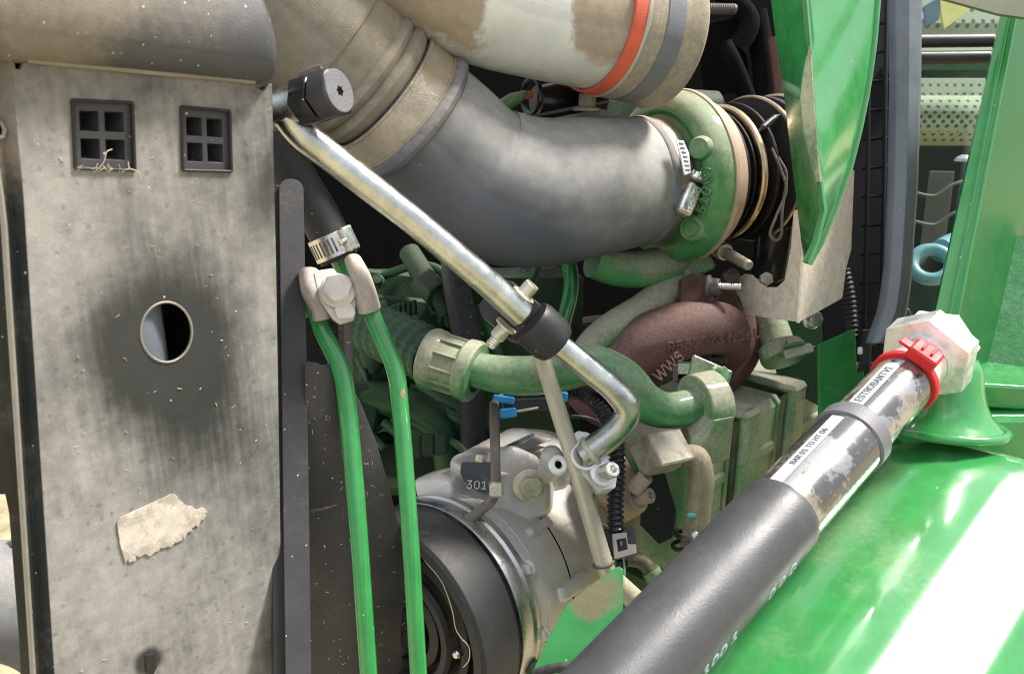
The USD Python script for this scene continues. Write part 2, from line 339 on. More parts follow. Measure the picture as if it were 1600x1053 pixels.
def bend_text(txt, h, p0, axis, r, x0, th0, depth=0.0004, bold=False, hint=None, flip=1):
    """lettering wrapped on a cylinder, reading along its axis"""
    a, u, w = basis(axis, hint); me = meshkit.text_mesh(txt, h, depth, bold); v = np.array(me.vertices)
    v[:, 0] -= (v[:, 0].min() + v[:, 0].max()) / 2; v[:, 1] -= h / 2
    th = th0 - flip * v[:, 1] / r; rr = r + v[:, 2]
    q = p0 + a * (x0 + flip * v[:, 0])[:, None] + rr[:, None] * (np.cos(th)[:, None] * u + np.sin(th)[:, None] * w)
    return trimesh.Trimesh(q, me.faces, process=False), len(me.faces)
def bend_patch(p0, axis, r, x0, x1, t0, t1, th=0.0004, n=16, hint=None):
    a, u, w = basis(axis, hint); ang = np.linspace(t0, t1, n)
    prof = [(x0, r), (x0, r + th), (x1, r + th), (x1, r), (x0, r)]
    return lathe(p0, axis, prof, n, t0, t1, hint)

# ================================================================ materials of the machine
GREEN = (0.032, 0.215, 0.055)
PANEL_PL = plane_up((425, 500, 0.43), (0, 500, 0.335))
HOLE = on(PANEL_PL, 262, 520)
GRP = mat('green_paint', GREEN, 0.22, dust=0.10, soft=0.2, cover=0.6, coat=0.6, specks=0.02, grain=0.05, gs=300, bevel=0.001)
GRP_CLEAN = mat('green_paint_clean', (0.034, 0.245, 0.06), 0.17, dust=0.10, soft=0.22, cover=0.4, coat=0.9, crough=0.1, specks=0.03, grain=0.05, gs=160, bevel=0.0015, scr=0.15)
GRP_DUST = mat('green_paint_dusty', (0.05, 0.19, 0.065), 0.34, dust=0.49, soft=0.22, up=0.6, cover=0.86, dcol=(0.40, 0.375, 0.28), coat=0.2, specks=0.03, grain=0.15, gs=700, bevel=0.001)
GRP_MID = mat('green_paint_mid_dusty', (0.045, 0.185, 0.062), 0.3, dust=0.38, soft=0.24, up=0.5, cover=0.7, dcol=(0.36, 0.37, 0.27), coat=0.3, specks=0.02, grain=0.1, bevel=0.001)
GRP_COOL = mat('pale_dusty_green', (0.085, 0.24, 0.10), 0.4, dust=0.47, soft=0.24, up=0.75, cover=0.85, dcol=(0.43, 0.41, 0.315), coat=0.15, specks=0.03, grain=0.15, gs=700, bevel=0.0012)
GRP_BACK_SHADED = mat('green_back_shaded', (0.010, 0.07, 0.020), 0.4, dust=0.3, soft=0.25, up=0.5, cover=0.5, dcol=(0.12, 0.13, 0.08), grain=0.2)  # green for pipes at the back, darkened to carry the shade there
GRP_CAST_SHADED = mat('green_cast_shaded', (0.005, 0.036, 0.011), 0.5, dust=0.32, soft=0.22, up=0.5, cover=0.55, dcol=(0.075, 0.075, 0.048), grain=0.5, gs=600, specks=0.03, bevel=0.0012)  # castings deep in the bay: shade is put into this darker green
GRP_DEEP_SHADED = mat('green_paint_deep_shaded', (0.006, 0.06, 0.016), 0.4, dust=0.25, soft=0.25, cover=0.5, dcol=(0.09, 0.09, 0.055), grain=0.3, gs=600)  # darker copy of the green paint, with recess shade in the colour
PANEL = mat('dusty_black_panel', (0.035, 0.036, 0.035), 0.42, dust=0.62, ds=9, soft=0.45, up=0.1, cover=0.92, dcol=(0.345, 0.332, 0.308), spots=0.28, specks=0.02, fine=0.22, streak=0.4, scr=0.12, grain=0.25, gs=1200,
            clean=[(HOLE, 0.060, 0.70), (on(PANEL_PL, 285, 650), 0.055, 0.34), (on(PANEL_PL, 380, 700), 0.06, 0.2), (on(PANEL_PL, 160, 110), 0.04, 0.15), (on(PANEL_PL, 400, 250), 0.05, 0.16),
                   (on(PANEL_PL, 240, 125), 0.02, 0.1), (on(PANEL_PL, 232, 1032), 0.010, 0.9), (on(PANEL_PL, 445, 1010), 0.02, 0.3), (on(PANEL_PL, 190, 330), 0.03, 0.2)],
            dirty=[(on(PANEL_PL, 90, 380), 0.07, 0.25), (on(PANEL_PL, 120, 960), 0.07, 0.2), (on(PANEL_PL, 400, 420), 0.04, 0.15)])
PANEL_SIDE = mat('black_panel_side', (0.026, 0.03, 0.028), 0.4, dust=0.24, soft=0.25, cover=0.5, specks=0.05, grain=0.2, dirty=[(on(PANEL_PL, 5, 160), 0.05, 0.6)])
EDGE = mat('pale_panel_edge', (0.30, 0.28, 0.24), 0.5, metal=0.3, dust=0.3, grain=0.3)  # pale tone for the panel edge beads and hole rims
COWL = mat('grey_cowl_plastic', (0.075, 0.076, 0.082), 0.55, dust=0.15, ds=14, soft=0.25, up=0.45, cover=0.7, dcol=(0.26, 0.225, 0.165), specks=0.12, grain=0.35, gs=1500,
           dirty=[(on(PANEL_PL, 30, 40), 0.05, 0.35), (on(PANEL_PL, 60, -20), 0.06, 0.5), (on(PANEL_PL, 280, -15), 0.05, 0.3)])
BLACKPL = mat('black_plastic', (0.018, 0.018, 0.020), 0.42, dust=0.16, soft=0.18, cover=0.4, specks=0.03, grain=0.2, gs=1500)
BLACKGL = mat('black_gloss_plastic', (0.012, 0.012, 0.014), 0.2, dust=0.12, soft=0.2, cover=0.3, specks=0.02)
RUBBER = mat('black_rubber', (0.024, 0.024, 0.026), 0.6, dust=0.25, soft=0.22, cover=0.45, dcol=(0.25, 0.23, 0.2), specks=0.04, grain=0.35, gs=1400)
FLAP = mat('rubber_flap', (0.055, 0.052, 0.052), 0.65, dust=0.3, soft=0.25, cover=0.5, dcol=(0.2, 0.18, 0.155), specks=0.09, grain=0.5, gs=1100)
STRIP = mat('grey_strip_plastic', (0.055, 0.055, 0.06), 0.5, dust=0.16, soft=0.25, cover=0.4, specks=0.05, grain=0.25, gs=1500)
DARK = mat('recess_shade_black', (0.0022, 0.0020, 0.0020), 0.9, spec=0.1)  # near-black base paints in the shade of deep bay, recesses and gaps
DARKMETAL = mat('dark_heat_metal', (0.018, 0.016, 0.015), 0.5, metal=0.6, dust=0.25, cover=0.5, dcol=(0.14, 0.11, 0.085), grain=0.5, gs=700)
DUCT = mat('grey_duct_rubber', (0.075, 0.082, 0.10), 0.5, dust=0.53, ds=4.5, soft=0.40, up=0.66, fine=0.16, cover=0.82, dcol=(0.45, 0.435, 0.40), grain=0.2, gs=1500, specks=0.02,
           clean=[(P(700, 380, 0.56), 0.10, 0.25), (P(760, 420, 0.57), 0.09, 0.3)])
DUCTEND = mat('grey_duct_lip', (0.11, 0.12, 0.145), 0.5, dust=0.40, ds=18, soft=0.25, up=0.4, cover=0.7, dcol=(0.36, 0.32, 0.26), grain=0.3)
AIRCAN = mat('dusty_air_cleaner', (0.13, 0.13, 0.12), 0.6, dust=0.60, ds=9, soft=0.3, fine=0.2, up=0.3, cover=0.85, dcol=(0.31, 0.27, 0.20), grain=0.3, gs=900, specks=0.03)
BAND = mat('dusty_steel_band', (0.5, 0.47, 0.42), 0.35, metal=0.85, dust=0.52, ds=26, soft=0.12, up=0.2, cover=0.9, dcol=(0.33, 0.26, 0.17), grain=0.5, gs=800)
PIPEAL = mat('dusty_aluminium_pipe', (0.66, 0.67, 0.66), 0.33, metal=0.35, dust=0.52, ds=8, soft=0.07, up=0.25, cover=0.95, dcol=(0.34, 0.275, 0.20), grain=0.35, gs=1100, var=0.1,
             clean=[(P(862, 20, 0.48), 0.058, 0.6), (P(840, 85, 0.49), 0.05, 0.45), (P(885, -40, 0.46), 0.06, 0.5)], dirty=[(P(690, 20, 0.46), 0.075, 0.4), (P(990, 40, 0.52), 0.05, 0.3)])
SILICONE = mat('dusty_silicone_hose', (0.22, 0.22, 0.24), 0.65, dust=0.66, ds=20, soft=0.2, up=0.1, cover=0.92, dcol=(0.37, 0.31, 0.23), grain=0.5, gs=1100)
WEAVE = mat('grey_woven_band', (0.22, 0.22, 0.26), 0.7, dust=0.25, ds=24, cover=0.5, grain=1.0, gs=1700)
ORANGE = mat('orange_silicone', (0.62, 0.11, 0.06), 0.5, dust=0.25, soft=0.2, cover=0.5, grain=0.4)
ZINC = mat('zinc_plated_tube', (0.60, 0.63, 0.60), 0.19, metal=1.0, dust=0.17, ds=30, soft=0.18, up=0.1, cover=0.55, dcol=(0.40, 0.36, 0.24), grain=0.2, gs=1300, scr=0.25, var=0.22)
ZINCD = mat('dusty_zinc_tube', (0.55, 0.52, 0.42), 0.33, metal=0.8, dust=0.5, ds=30, soft=0.2, up=0.1, cover=0.75, dcol=(0.42, 0.37, 0.27), grain=0.3)
ALU = mat('cast_aluminium', (0.64, 0.63, 0.61), 0.40, metal=0.6, dust=0.38, ds=22, soft=0.2, up=0.1, cover=0.8, dcol=(0.46, 0.385, 0.305), grain=0.6, gs=800, specks=0.03,
          dirty=[(P(870, 850, 0.60), 0.05, 0.25), (P(800, 850, 0.58), 0.03, 0.15)])
ALUW = mat('bright_aluminium', (0.80, 0.80, 0.80), 0.4, metal=0.35, dust=0.15, soft=0.2, cover=0.5, grain=0.2)
TANALU = mat('tan_dusty_fitting', (0.42, 0.38, 0.32), 0.5, metal=0.5, dust=0.62, ds=30, cover=0.85, dcol=(0.38, 0.285, 0.20), grain=0.4)
PULLEY = mat('pulley_black', (0.025, 0.025, 0.027), 0.5, dust=0.14, soft=0.25, cover=0.35, grain=0.15, gs=1600)
PULLEY_IN = mat('pulley_inner', (0.008, 0.008, 0.009), 0.28, dust=0.18, ds=40, cover=0.5, dcol=(0.16, 0.13, 0.1), grain=0.4)
BOLTZ = mat('zinc_bolt', (0.68, 0.64, 0.52), 0.32, metal=0.9, dust=0.3, ds=40, cover=0.6, dcol=(0.5, 0.45, 0.35), grain=0.2)
WHITEPL = mat('pale_dusty_bracket', (0.72, 0.68, 0.62), 0.5, dust=0.2, ds=40, soft=0.2, cover=0.5, dcol=(0.5, 0.43, 0.36), grain=0.3)
SADDLE = mat('pale_plastic_saddle', (0.34, 0.30, 0.27), 0.55, dust=0.42, ds=30, soft=0.25, cover=0.7, dcol=(0.55, 0.47, 0.38), grain=0.3)
IRON = mat('rusty_manifold_iron', (0.125, 0.050, 0.045), 0.6, dust=0.33, ds=24, soft=0.25, up=0.55, cover=0.6, dcol=(0.27, 0.195, 0.165), grain=1.0, gs=1100, specks=0.02, var=0.25)
STEELD = mat('dark_steel_nut', (0.10, 0.085, 0.08), 0.5, metal=0.5, dust=0.35, cover=0.5, dcol=(0.24, 0.2, 0.17), grain=0.4)
TAN = mat('tan_dusty_sheet', (0.30, 0.275, 0.235), 0.55, dust=0.80, ds=12, soft=0.3, up=0.0, cover=0.97, dcol=(0.76, 0.66, 0.54), grain=0.35, gs=1400, fine=0.2)
STEEL = mat('bright_steel', (0.78, 0.76, 0.72), 0.25, metal=1.0, dust=0.12, ds=40, cover=0.4, grain=0.15)
NUTW = mat('white_zinc_nut', (0.86, 0.86, 0.85), 0.32, metal=0.75, dust=0.15, ds=50, cover=0.4, dcol=(0.5, 0.5, 0.48), grain=0.06, gs=500)
CHROME = mat('stained_clear_wrap_reflections', (0.50, 0.49, 0.48), 0.16, metal=0.9, dust=0.50, ds=26, soft=0.035, cover=0.96, up=0.0, fine=0.15, dcol=(0.022, 0.021, 0.024), drough=0.25, stain=(0.50, 0.60, (0.42, 0.31, 0.14), 0.8), grain=0.10, gs=200, coat=1.0, crough=0.08, spec=0.9, bevel=0)  # black patches paint dark reflections over the chrome; gold patches are stains
SLEEVE_RING = mat('grey_sleeve_rubber', (0.13, 0.13, 0.145), 0.5, dust=0.1, cover=0.3, grain=0.2)
HOSE = mat('grey_hydraulic_hose', (0.050, 0.051, 0.056), 0.45, dust=0.20, ds=14, soft=0.25, up=0.1, cover=0.4, dcol=(0.24, 0.22, 0.21), grain=0.15, gs=900)
RED = mat('red_plastic_tie', (0.62, 0.018, 0.022), 0.55, dust=0.05)
BLUE = mat('blue_connector_lock', (0.015, 0.26, 0.62), 0.4, dust=0.12, cover=0.4)
CUPBLUE = mat('pale_blue_plastic', (0.17, 0.33, 0.40), 0.35)
SLATE = mat('slate_pillar_plastic', (0.135, 0.155, 0.18), 0.4, dust=0.12, soft=0.25, cover=0.3, specks=0.01, grain=0.25, gs=1800, bevel=0.002)
BLACKGRID = mat('black_grid_plastic', (0.005, 0.005, 0.0055), 0.6, spec=0.25, dust=0.05, cover=0.15, grain=0.3)
WIRE = mat('grey_braided_sleeve', (0.16, 0.135, 0.12), 0.6, dust=0.3, ds=40, cover=0.5, grain=0.9, gs=500)
PLATE301 = mat('dark_zinc_bracket', (0.07, 0.08, 0.085), 0.4, metal=0.5, dust=0.2, ds=40, up=0.8, cover=0.7, grain=0.3)
WHITE = mat('white_mark', (0.75, 0.75, 0.72), 0.6, bevel=0)
PALETXT = mat('pale_blue_print', (0.42, 0.53, 0.55), 0.6, dust=0.25, ds=70, cover=0.7, dcol=(0.1, 0.1, 0.1), bevel=0)
BLACKTXT = mat('black_print', (0.10, 0.11, 0.125), 0.6, bevel=0)
LABELW = mat('white_label', (0.50, 0.54, 0.58), 0.3, dust=0.3, cover=0.4, bevel=0)
STICKER = mat('torn_paper_sticker', (0.62, 0.56, 0.48), 0.75, dust=0.50, ds=75, soft=0.08, up=0.0, cover=0.9, dcol=(0.38, 0.335, 0.275), grain=0.25, gs=1500, bevel=0)
STRAW = mat('straw', (0.56, 0.47, 0.30), 0.7, bevel=0, var=0.3)
HEXF = mat('rusted_hex_block', (0.40, 0.37, 0.31), 0.5, metal=0.45, dust=0.45, ds=45, soft=0.12, up=0.0, cover=0.85, dcol=(0.20, 0.145, 0.09), grain=0.8, gs=500)
COPPER = mat('copper_sleeve', (0.08, 0.032, 0.022), 0.5, metal=0.4, dust=0.2, cover=0.5)
BRONZE = mat('brass_band_clamp', (0.62, 0.48, 0.30), 0.28, metal=1.0, dust=0.2, ds=40, cover=0.5, dcol=(0.1, 0.08, 0.06))
OLIVE = mat('olive_visor', (0.13, 0.14, 0.085), 0.3, dust=0.2, cover=0.3)
EARTH = mat('straw_strewn_earth', (0.20, 0.165, 0.105), 0.9, dust=0.5, ds=9, up=0, dcol=(0.42, 0.35, 0.2), grain=1.0, gs=60, bevel=0)
TYRE = mat('grey_tyre_rubber', (0.16, 0.165, 0.175), 0.7, dust=0.3, cover=0.5, grain=0.4)
# perforated seat cloth: print of dots on cloth
UsdSeat = usdkit.material(stage, '/World/Looks/dotted_seat_cloth', {
    'g': ('geometry', {}), 'mp': ('mapping', {'mapping_type': 'point', 'rotation': (0.0, 0.785, 0.0), 'scale': (1, 1, 1)}),
    'v': ('voronoi_texture', {'scale': 105.0, 'randomness': 0.0, 'feature': 'f1'}),
    'r': ('map_range', {'range_type': 'smoothstep', 'from_min': 0.25, 'from_max': 0.40, 'to_min': 0.0, 'to_max': 1.0}),
    'm': ('mix', {'mix_type': 'mix', 'color1': (0.06, 0.075, 0.05), 'color2': (0.34, 0.37, 0.28)}),
    'p': ('principled_bsdf', {'roughness': 0.85})},
    [('g.position', 'mp.vector'), ('mp.vector', 'v.vector'), ('v.distance', 'r.value'), ('r.result', 'm.fac'), ('m.color', 'p.base_color')], surface='p.BSDF')
GLASS = usdkit.material(stage, '/World/Looks/window_glass', {
    'f': ('fresnel', {'IOR': 1.45}), 't': ('transparent_bsdf', {'color': (0.86, 0.93, 0.88)}), 'gl': ('glossy_bsdf', {'roughness': 0.02, 'color': (1, 1, 1)}), 'm': ('mix_closure', {})},
    [('f.fac', 'm.fac'), ('t.BSDF', 'm.closure1'), ('gl.BSDF', 'm.closure2')], surface='m.closure')
VISOR = usdkit.material(stage, '/World/Looks/tinted_visor', {
    't': ('transparent_bsdf', {'color': (0.55, 0.58, 0.36)}), 'd': ('principled_bsdf', {'base_color': (0.12, 0.13, 0.08), 'roughness': 0.3}), 'm': ('mix_closure', {'fac': 0.55})},
    [('t.BSDF', 'm.closure1'), ('d.BSDF', 'm.closure2')], surface='m.closure')

# ================================================================ the setting: ground, and the dark bulk behind the open bay
def world_mesh(name, verts, faces, material, kind='structure', smooth=False):
    ms = usdkit.mesh(stage, '/World/' + name, trimesh.Trimesh(np.asarray(verts, float), faces, process=False), material, smooth=smooth); tagprim(ms.GetPrim(), kind=kind); return ms
g = 12; xs = np.concatenate([-np.geomspace(600, 0.5, g), np.geomspace(0.5, 600, g)])
gx, gy = np.meshgrid(xs, xs); n_ = len(xs); i, j = np.meshgrid(np.arange(n_ - 1), np.arange(n_ - 1), indexing='ij')
q = np.stack([i * n_ + j, i * n_ + j + 1, (i + 1) * n_ + j + 1, (i + 1) * n_ + j], -1).reshape(-1, 4)
world_mesh('ground', np.column_stack([gx.ravel(), gy.ravel(), 0 * gx.ravel()]), np.vstack([q[:, [0, 1, 2]], q[:, [0, 2, 3]]]), EARTH)

# ---------------------------------------------------------------- radiator side panel
pl = PANEL_PL
t = Thing('radiator_side_panel', 'tall dusty grey sheet metal side panel with two square grilles and one round hole', 'panel')
G1, G2 = [(112, 157), (206, 161), (210, 266), (117, 263)], [(282, 167), (358, 174), (361, 268), (285, 266)]
hole = ellipse2(pl, 260, 519, 40, 47)
top = [(19, 91), (24, 108), (32, 109), (38, 93), (395, 126), (403, 138), (412, 143), (421, 133), (425, 131)]
outl = top + [(431, 400), (436, 700), (442, 1100), (88, 1100), (62, 700), (36, 300), (26, 200)]
t.add('plate', plate(pl, outl, 0.0022, holes=[G1, G2, hole]), PANEL)
lip = [on(pl, x, y, 0.0012) for x, y in [(40, 93), (150, 103.5), (250, 113), (340, 121), (395, 126.5)]]
t.add('top_edge', sweep(np.array(lip), 0.0017, 12), EDGE, label='pale rounded top edge')
t.add('hole_rim', sweep(np.array([on(pl, *q_) for q_ in hole] + [on(pl, *hole[0])]), 0.0006, 8, caps=False), EDGE)
# folded left flange with its pale edge
ys = np.linspace(88, 1100, 24)
cols = []
for y in ys:
    x0 = np.interp(y, [90, 200, 300, 700, 1100], [19, 26, 36, 62, 88]); w = np.interp(y, [88, 235, 350, 1100], [60, 40, 34, 34])
    a = on(pl, x0, y); cols.append([a, on(pl, x0 - w * 0.35, y, -0.005), on(pl, x0 - w * 0.8, y, -0.0035), on(pl, x0 - w, y, 0.0005)])
t.add('flange', shell(cols, 0.0015), PANEL_SIDE, label='dark folded left flange')
t.add('flange_edge', sweep(np.array([on(pl, np.interp(y, [90, 200, 300, 700, 1100], [19, 26, 36, 62, 88]) - np.interp(y, [88, 235, 350, 1100], [60, 40, 34, 34]), y, 0.0008) for y in ys[4:]]), 0.0012, 8), EDGE, label='pale edge of the flange')
def inplane(poly, u, v):   # bilinear in a photo quad
    a, b, c, d = [np.array(p, float) for p in poly]; return tuple(a * (1 - u) * (1 - v) + b * u * (1 - v) + c * u * v + d * (1 - u) * v)
def grille(poly, lb, off):
    c0 = [(0.13, 0.15), (0.55, 0.15), (0.13, 0.56), (0.55, 0.56)]; w = (0.32, 0.30)
    cells = [[inplane(poly, u, v), inplane(poly, u + w[0], v), inplane(poly, u + w[0], v + w[1]), inplane(poly, u, v + w[1])] for u, v in c0]
    fr = t.add('vent_grille', plate(pl, poly, 0.0035, holes=cells, off=off), STRIP, label=lb)
    for c in cells:
        o = [on(pl, *p, off - 0.0035) for p in c]; ce = sum(o) / 4; k = [ce + (p - ce) * 0.55 - pl[1] * 0.011 for p in o]
        V = o + k; F = [[0, 1, 5, 4], [1, 2, 6, 5], [2, 3, 7, 6], [3, 0, 4, 7], [4, 5, 6, 7]]
        t.add('cell', (np.array(V), np.array(F)), STRIP, parent=fr)
    t.add('border', [sweep(np.array([on(pl, *inplane(poly, *uv), 0.0006) for uv in e]), 0.0007, 6) for e in (((0, 0), (1, 0)), ((1, 0), (1, 1)), ((1, 1), (0, 1)), ((0, 1), (0, 0)))], BLACKPL, parent=fr)
grille(G1, 'larger four-cell square grille on the left', -0.001); grille(G2, 'smaller four-cell square grille on the right', -0.001)
# what the round hole shows: a curved grey inner tube wall and a thin partition
t.add('inner_tube', lathe(HOLE - pl[1] * 0.006 + np.array([-0.0215, 0, 0]), UPV, [(-0.05, 0.021), (0.05, 0.021)], 24, 0, 2 * math.pi), SLATE)
t.add('partition', rbox(HOLE - pl[1] * 0.02 + np.array([0.001, 0, 0]), np.array([0.0004, 0, 0]), UPV * 0.06, pl[1] * 0.012, 0.0002), SLATE)
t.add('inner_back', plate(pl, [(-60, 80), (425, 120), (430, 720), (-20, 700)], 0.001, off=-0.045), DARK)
stk = [(182, 815), (186, 808), (267, 771), (285, 785), (305, 795), (318, 793), (324, 799), (318, 810), (300, 828), (270, 849), (240, 862), (215, 868), (195, 878), (187, 850)]
rs_ = np.random.default_rng(5); rag = []
for i_ in range(len(stk)):
    a_, b_ = np.array(stk[i_], float), np.array(stk[(i_ + 1) % len(stk)], float); k_ = max(1, int(np.hypot(*(b_ - a_)) / 4)); am = 0.2 if i_ in (0, 1, 12, 13) else 2.2
    rag += [tuple(a_ + (b_ - a_) * q_ / k_ + rs_.normal(0, am, 2) * (q_ > 0)) for q_ in range(k_)]
t.add('torn_sticker', plate(pl, rag, 0.0005, off=0.0008), STICKER, label='torn remnant of a pale paper sticker')
hx = [on(pl, x, y, -0.003) for x, y in [(-4, 192), (6, 193), (11, 203), (9, 214), (-4, 218)]]
t.add('slot_rim', sweep(np.array(hx), 0.0009, 8), EDGE)
t.add('slot', plate(pl, [(-6, 193), (5, 194), (10, 204), (8, 213), (-6, 217)], 0.0004, off=-0.003), DARK)
t.add('rub_mark', plate(pl, [(226, 1022), (240, 1020), (244, 1042), (238, 1056), (228, 1050)], 0.0006, off=0.0005, r=0.001), BLACKPL)
t.flush()

# dark inner side plate left of the flange
pd = plane_up((40, 600, 0.372), (-60, 600, 0.36))
solo('inner_side_plate', plate(pd, [(-120, 60), (24, 240), (75, 900), (90, 1110), (35, 1110), (30, 1000), (14, 800), (8, 772), (-120, 770)], 0.003), PANEL_SIDE, 'black sheet metal side plate at the far left edge behind the panel flange', 'panel')

# ---------------------------------------------------------------- cowl over the panel
def cowl_line(s): x = -70 + 498 * s; return x, np.interp(x, [-70, 0, 200, 428], [80, 87, 104, 127])
sec = [(-0.010, -0.002), (0.000, -0.0022), (0.007, 0.000), (0.0125, 0.0045), (0.016, 0.011), (0.0175, 0.02), (0.0165, 0.03), (0.0125, 0.043), (0.004, 0.058), (-0.012, 0.074), (-0.04, 0.088), (-0.09, 0.098)]
rows = []
for s in np.r_[np.linspace(0, 0.93, 26), 0.95, 0.965, 0.98, 0.99, 0.996, 1.0]:
    x, y = cowl_line(s); b = on(pl, x, y); k = 1.0 if s < 0.93 else math.sqrt(max(0, 1 - ((s - 0.93) / 0.07) ** 2))
    k2 = 0.72 + 0.28 * k
    rows.append([b + pl[1] * (o * (k if o > 0 else 1) - 0.001) + UPV * (0.004 * (1 - k) + h * k2) - unit(np.array([1.0, 0, 0])) * (0.012 * (h / 0.07) ** 2 if s > 0.6 else 0.012 * (h / 0.07) ** 2 * (s / 0.6)) for o, h in sec])
solo('engine_cowl', shell(rows, 0.002), COWL, 'rounded grey plastic cowl with straw dust lying over the top of the tall side panel', 'cowl', smooth=50)

# ---------------------------------------------------------------- seal strip and rubber flap
ps = facing((455, 600, 0.47), -unit(P(455, 600, 1)) + np.array([0.12, 0, 0]))
t = Thing('seal_strip', 'dark grey upright plastic strip with rounded top beside the right edge of the tall panel', 'strip')
t.add('face', plate(ps, [(436, 279), (474, 281), (480, 600), (487, 1100), (447, 1100), (440, 600)], 0.012, r=0.006), STRIP)
t.add('side_return', plate(ps, [(424, 290), (441, 281), (444, 600), (452, 1100), (428, 1100)], 0.010, off=-0.003, r=0.003), BLACKPL)
t.flush()
pf = plane_up((480, 800, 0.492), (640, 800, 0.53))
fl = [(482, 575), (500, 560), (530, 575), (560, 618), (588, 690), (612, 780), (630, 870), (642, 990), (645, 1110), (482, 1110)]
rows = []
for v in np.linspace(0, 1, 26):
    r_ = []
    for u in np.linspace(0, 1, 12):
        y = 566 + v * 545; xr = np.interp(y, [560, 590, 618, 690, 780, 870, 990, 1111], [512, 540, 560, 588, 612, 630, 642, 646]); x = 476 + u * (xr - 476)
        r_.append(on(pf, x, y, 0.004 * math.sin(u * 3.1) + 0.0015 * math.sin(v * 9 + u * 4) - 0.006 * (1 - u) ** 3 * v))
    rows.append(r_)
t = Thing('rubber_flap', 'dusty dark rubber air baffle flap behind the two bright green pipes', 'flap')
t.add('sheet', shell(rows, 0.003), FLAP)
t.add('scuff_ridge', sweep(np.array([on(pf, 483, 797, 0.003), on(pf, 500, 792, 0.004), on(pf, 524, 784, 0.004)]), [0.0018, 0.0015, 0.0004], 8), FLAP)
t.flush()
solo('foam_block', rbox(P(505, 545, 0.52), np.array([0.016, 0, 0]), np.array([0, 0.022, 0.004]), np.array([0, 0, 0.015]), 0.003), mat('black_foam', (0.012, 0.012, 0.012), 0.9, specks=0.15, grain=1.0, gs=500), 'black pitted foam block just below the pale pipe bracket', 'foam')

# ---------------------------------------------------------------- upper left coolant hose
def clampset(t, p0, ax, r, w, hint=None, sa=0.9, slots=9, scr=0.006, mt=STEEL, th=0.0008, span=1.3, s0=-0.6):
    b = t.add('band', ring(p0, ax, r, th, w), mt)
    a, u, v = basis(ax, hint)
    for k in range(slots):
        an = s0 + span * k / max(1, slots - 1); rad = math.cos(an) * u + math.sin(an) * v; tan = -math.sin(an) * u + math.cos(an) * v
        t.add('slot', rbox(p0 + rad * (r + th), a * w * 0.32, tan * 0.0006, rad * 0.0002, 0.0001), BLACKTXT, parent=b)
    rad = math.cos(sa) * u + math.sin(sa) * v; tan = -math.sin(sa) * u + math.cos(sa) * v
    hs = t.add('screw_housing', rbox(p0 + rad * (r + scr * 0.6), a * w * 0.55, tan * scr * 1.5, rad * scr * 0.7, 0.001), mt)
    t.add('screw', bolt(p0 + rad * (r + scr * 0.7) + tan * scr * 1.5, tan, scr * 0.62, scr * 0.9, 1.2), mt, parent=hs)
c = [(395, 150, 0.50), (430, 228, 0.505), (468, 290, 0.51), (503, 345, 0.515), (531, 405, 0.52)]
t = Thing('coolant_hose', 'dusty black rubber coolant hose running down to a green nipple behind the zinc tube', 'hose')
t.add('hose', tube(c, [38, 37, 34, 32, 31]), RUBBER); t.add('nipple', tube([(533, 398, 0.52), (545, 425, 0.523)], 20), GRP); t.flush()
t = Thing('worm_clamp', 'steel worm drive clamp with slots round the end of the black coolant hose', 'clamp')
ax = unit(P(531, 405, 0.52) - P(503, 345, 0.515)); clampset(t, P(521, 383, 0.518), ax, R(33, 0.518), R(36, 0.518), sa=-0.9, s0=-0.2, span=1.6, hint=np.array([0, 0.0, 1]), scr=0.0032); t.flush()

# ---------------------------------------------------------------- pipe bracket with bolt
nb = unit(np.array([0.15, 0.25, 1.0])); pb = (P(528, 455, 0.468), nb)
t = Thing('pipe_bracket', 'pale two-saddle pipe bracket holding the tops of the two bright green pipes', 'bracket')
t.add('centre_plate', plate(pb, [(490, 424), (520, 419), (532, 432), (556, 470), (553, 498), (530, 505), (520, 498), (500, 470)], 0.004, r=0.002), WHITEPL)
t.add('tab', plate(pb, [(522, 482), (548, 474), (556, 490), (552, 498), (528, 500)], 0.002, off=0.0025, r=0.0015), WHITEPL)
def saddle(ctrl, px):
    return tube(ctrl, px, 24, 6, squash=0.62)
t.add('saddle', saddle([(482, 424, 0.476), (488, 455, 0.474), (501, 482, 0.474), (505, 497, 0.475)], [24, 27, 24, 26]), SADDLE, label='left saddle')
t.add('saddle', saddle([(552, 407, 0.476), (563, 432, 0.472), (572, 462, 0.472), (577, 484, 0.474)], [21, 25, 27, 29]), SADDLE, label='right saddle')
t.add('bolt', bolt(P(528, 454, 0.466), nb, R(23, 0.466), 0.0075, 1.2, rot=0.3), WHITEPL, label='large pale hex bolt')
t.add('spacer', rbox(P(520, 470, 0.485), np.array([0.012, 0, 0]), np.array([0, 0.012, 0]), np.array([0, 0, 0.008]), 0.002), STEELD)
t.flush()
solo('brake_pipe', tube([(489, 470, 0.478), (500, 510, 0.477), (536, 580, 0.475), (544, 640, 0.474), (560, 820, 0.470), (581, 1120, 0.466)], [13.5, 13.5, 14.5, 15, 14, 13.5], fil=0.022), GRP_CLEAN, 'left of two bright green painted steel pipes dropping from the pale bracket', 'pipe', smooth=60)
t = Thing('brake_pipe', 'right of two bright green painted pipes, with a chipped pale spot, crossing before the pulley', 'pipe')
t.add('pipe', tube([(570, 460, 0.478), (583, 498, 0.477), (620, 580, 0.475), (626, 640, 0.474), (640, 820, 0.470), (658, 1120, 0.466)], [14, 14, 14, 13.5, 13.5, 13.5], fil=0.022), GRP_CLEAN, smooth=60)
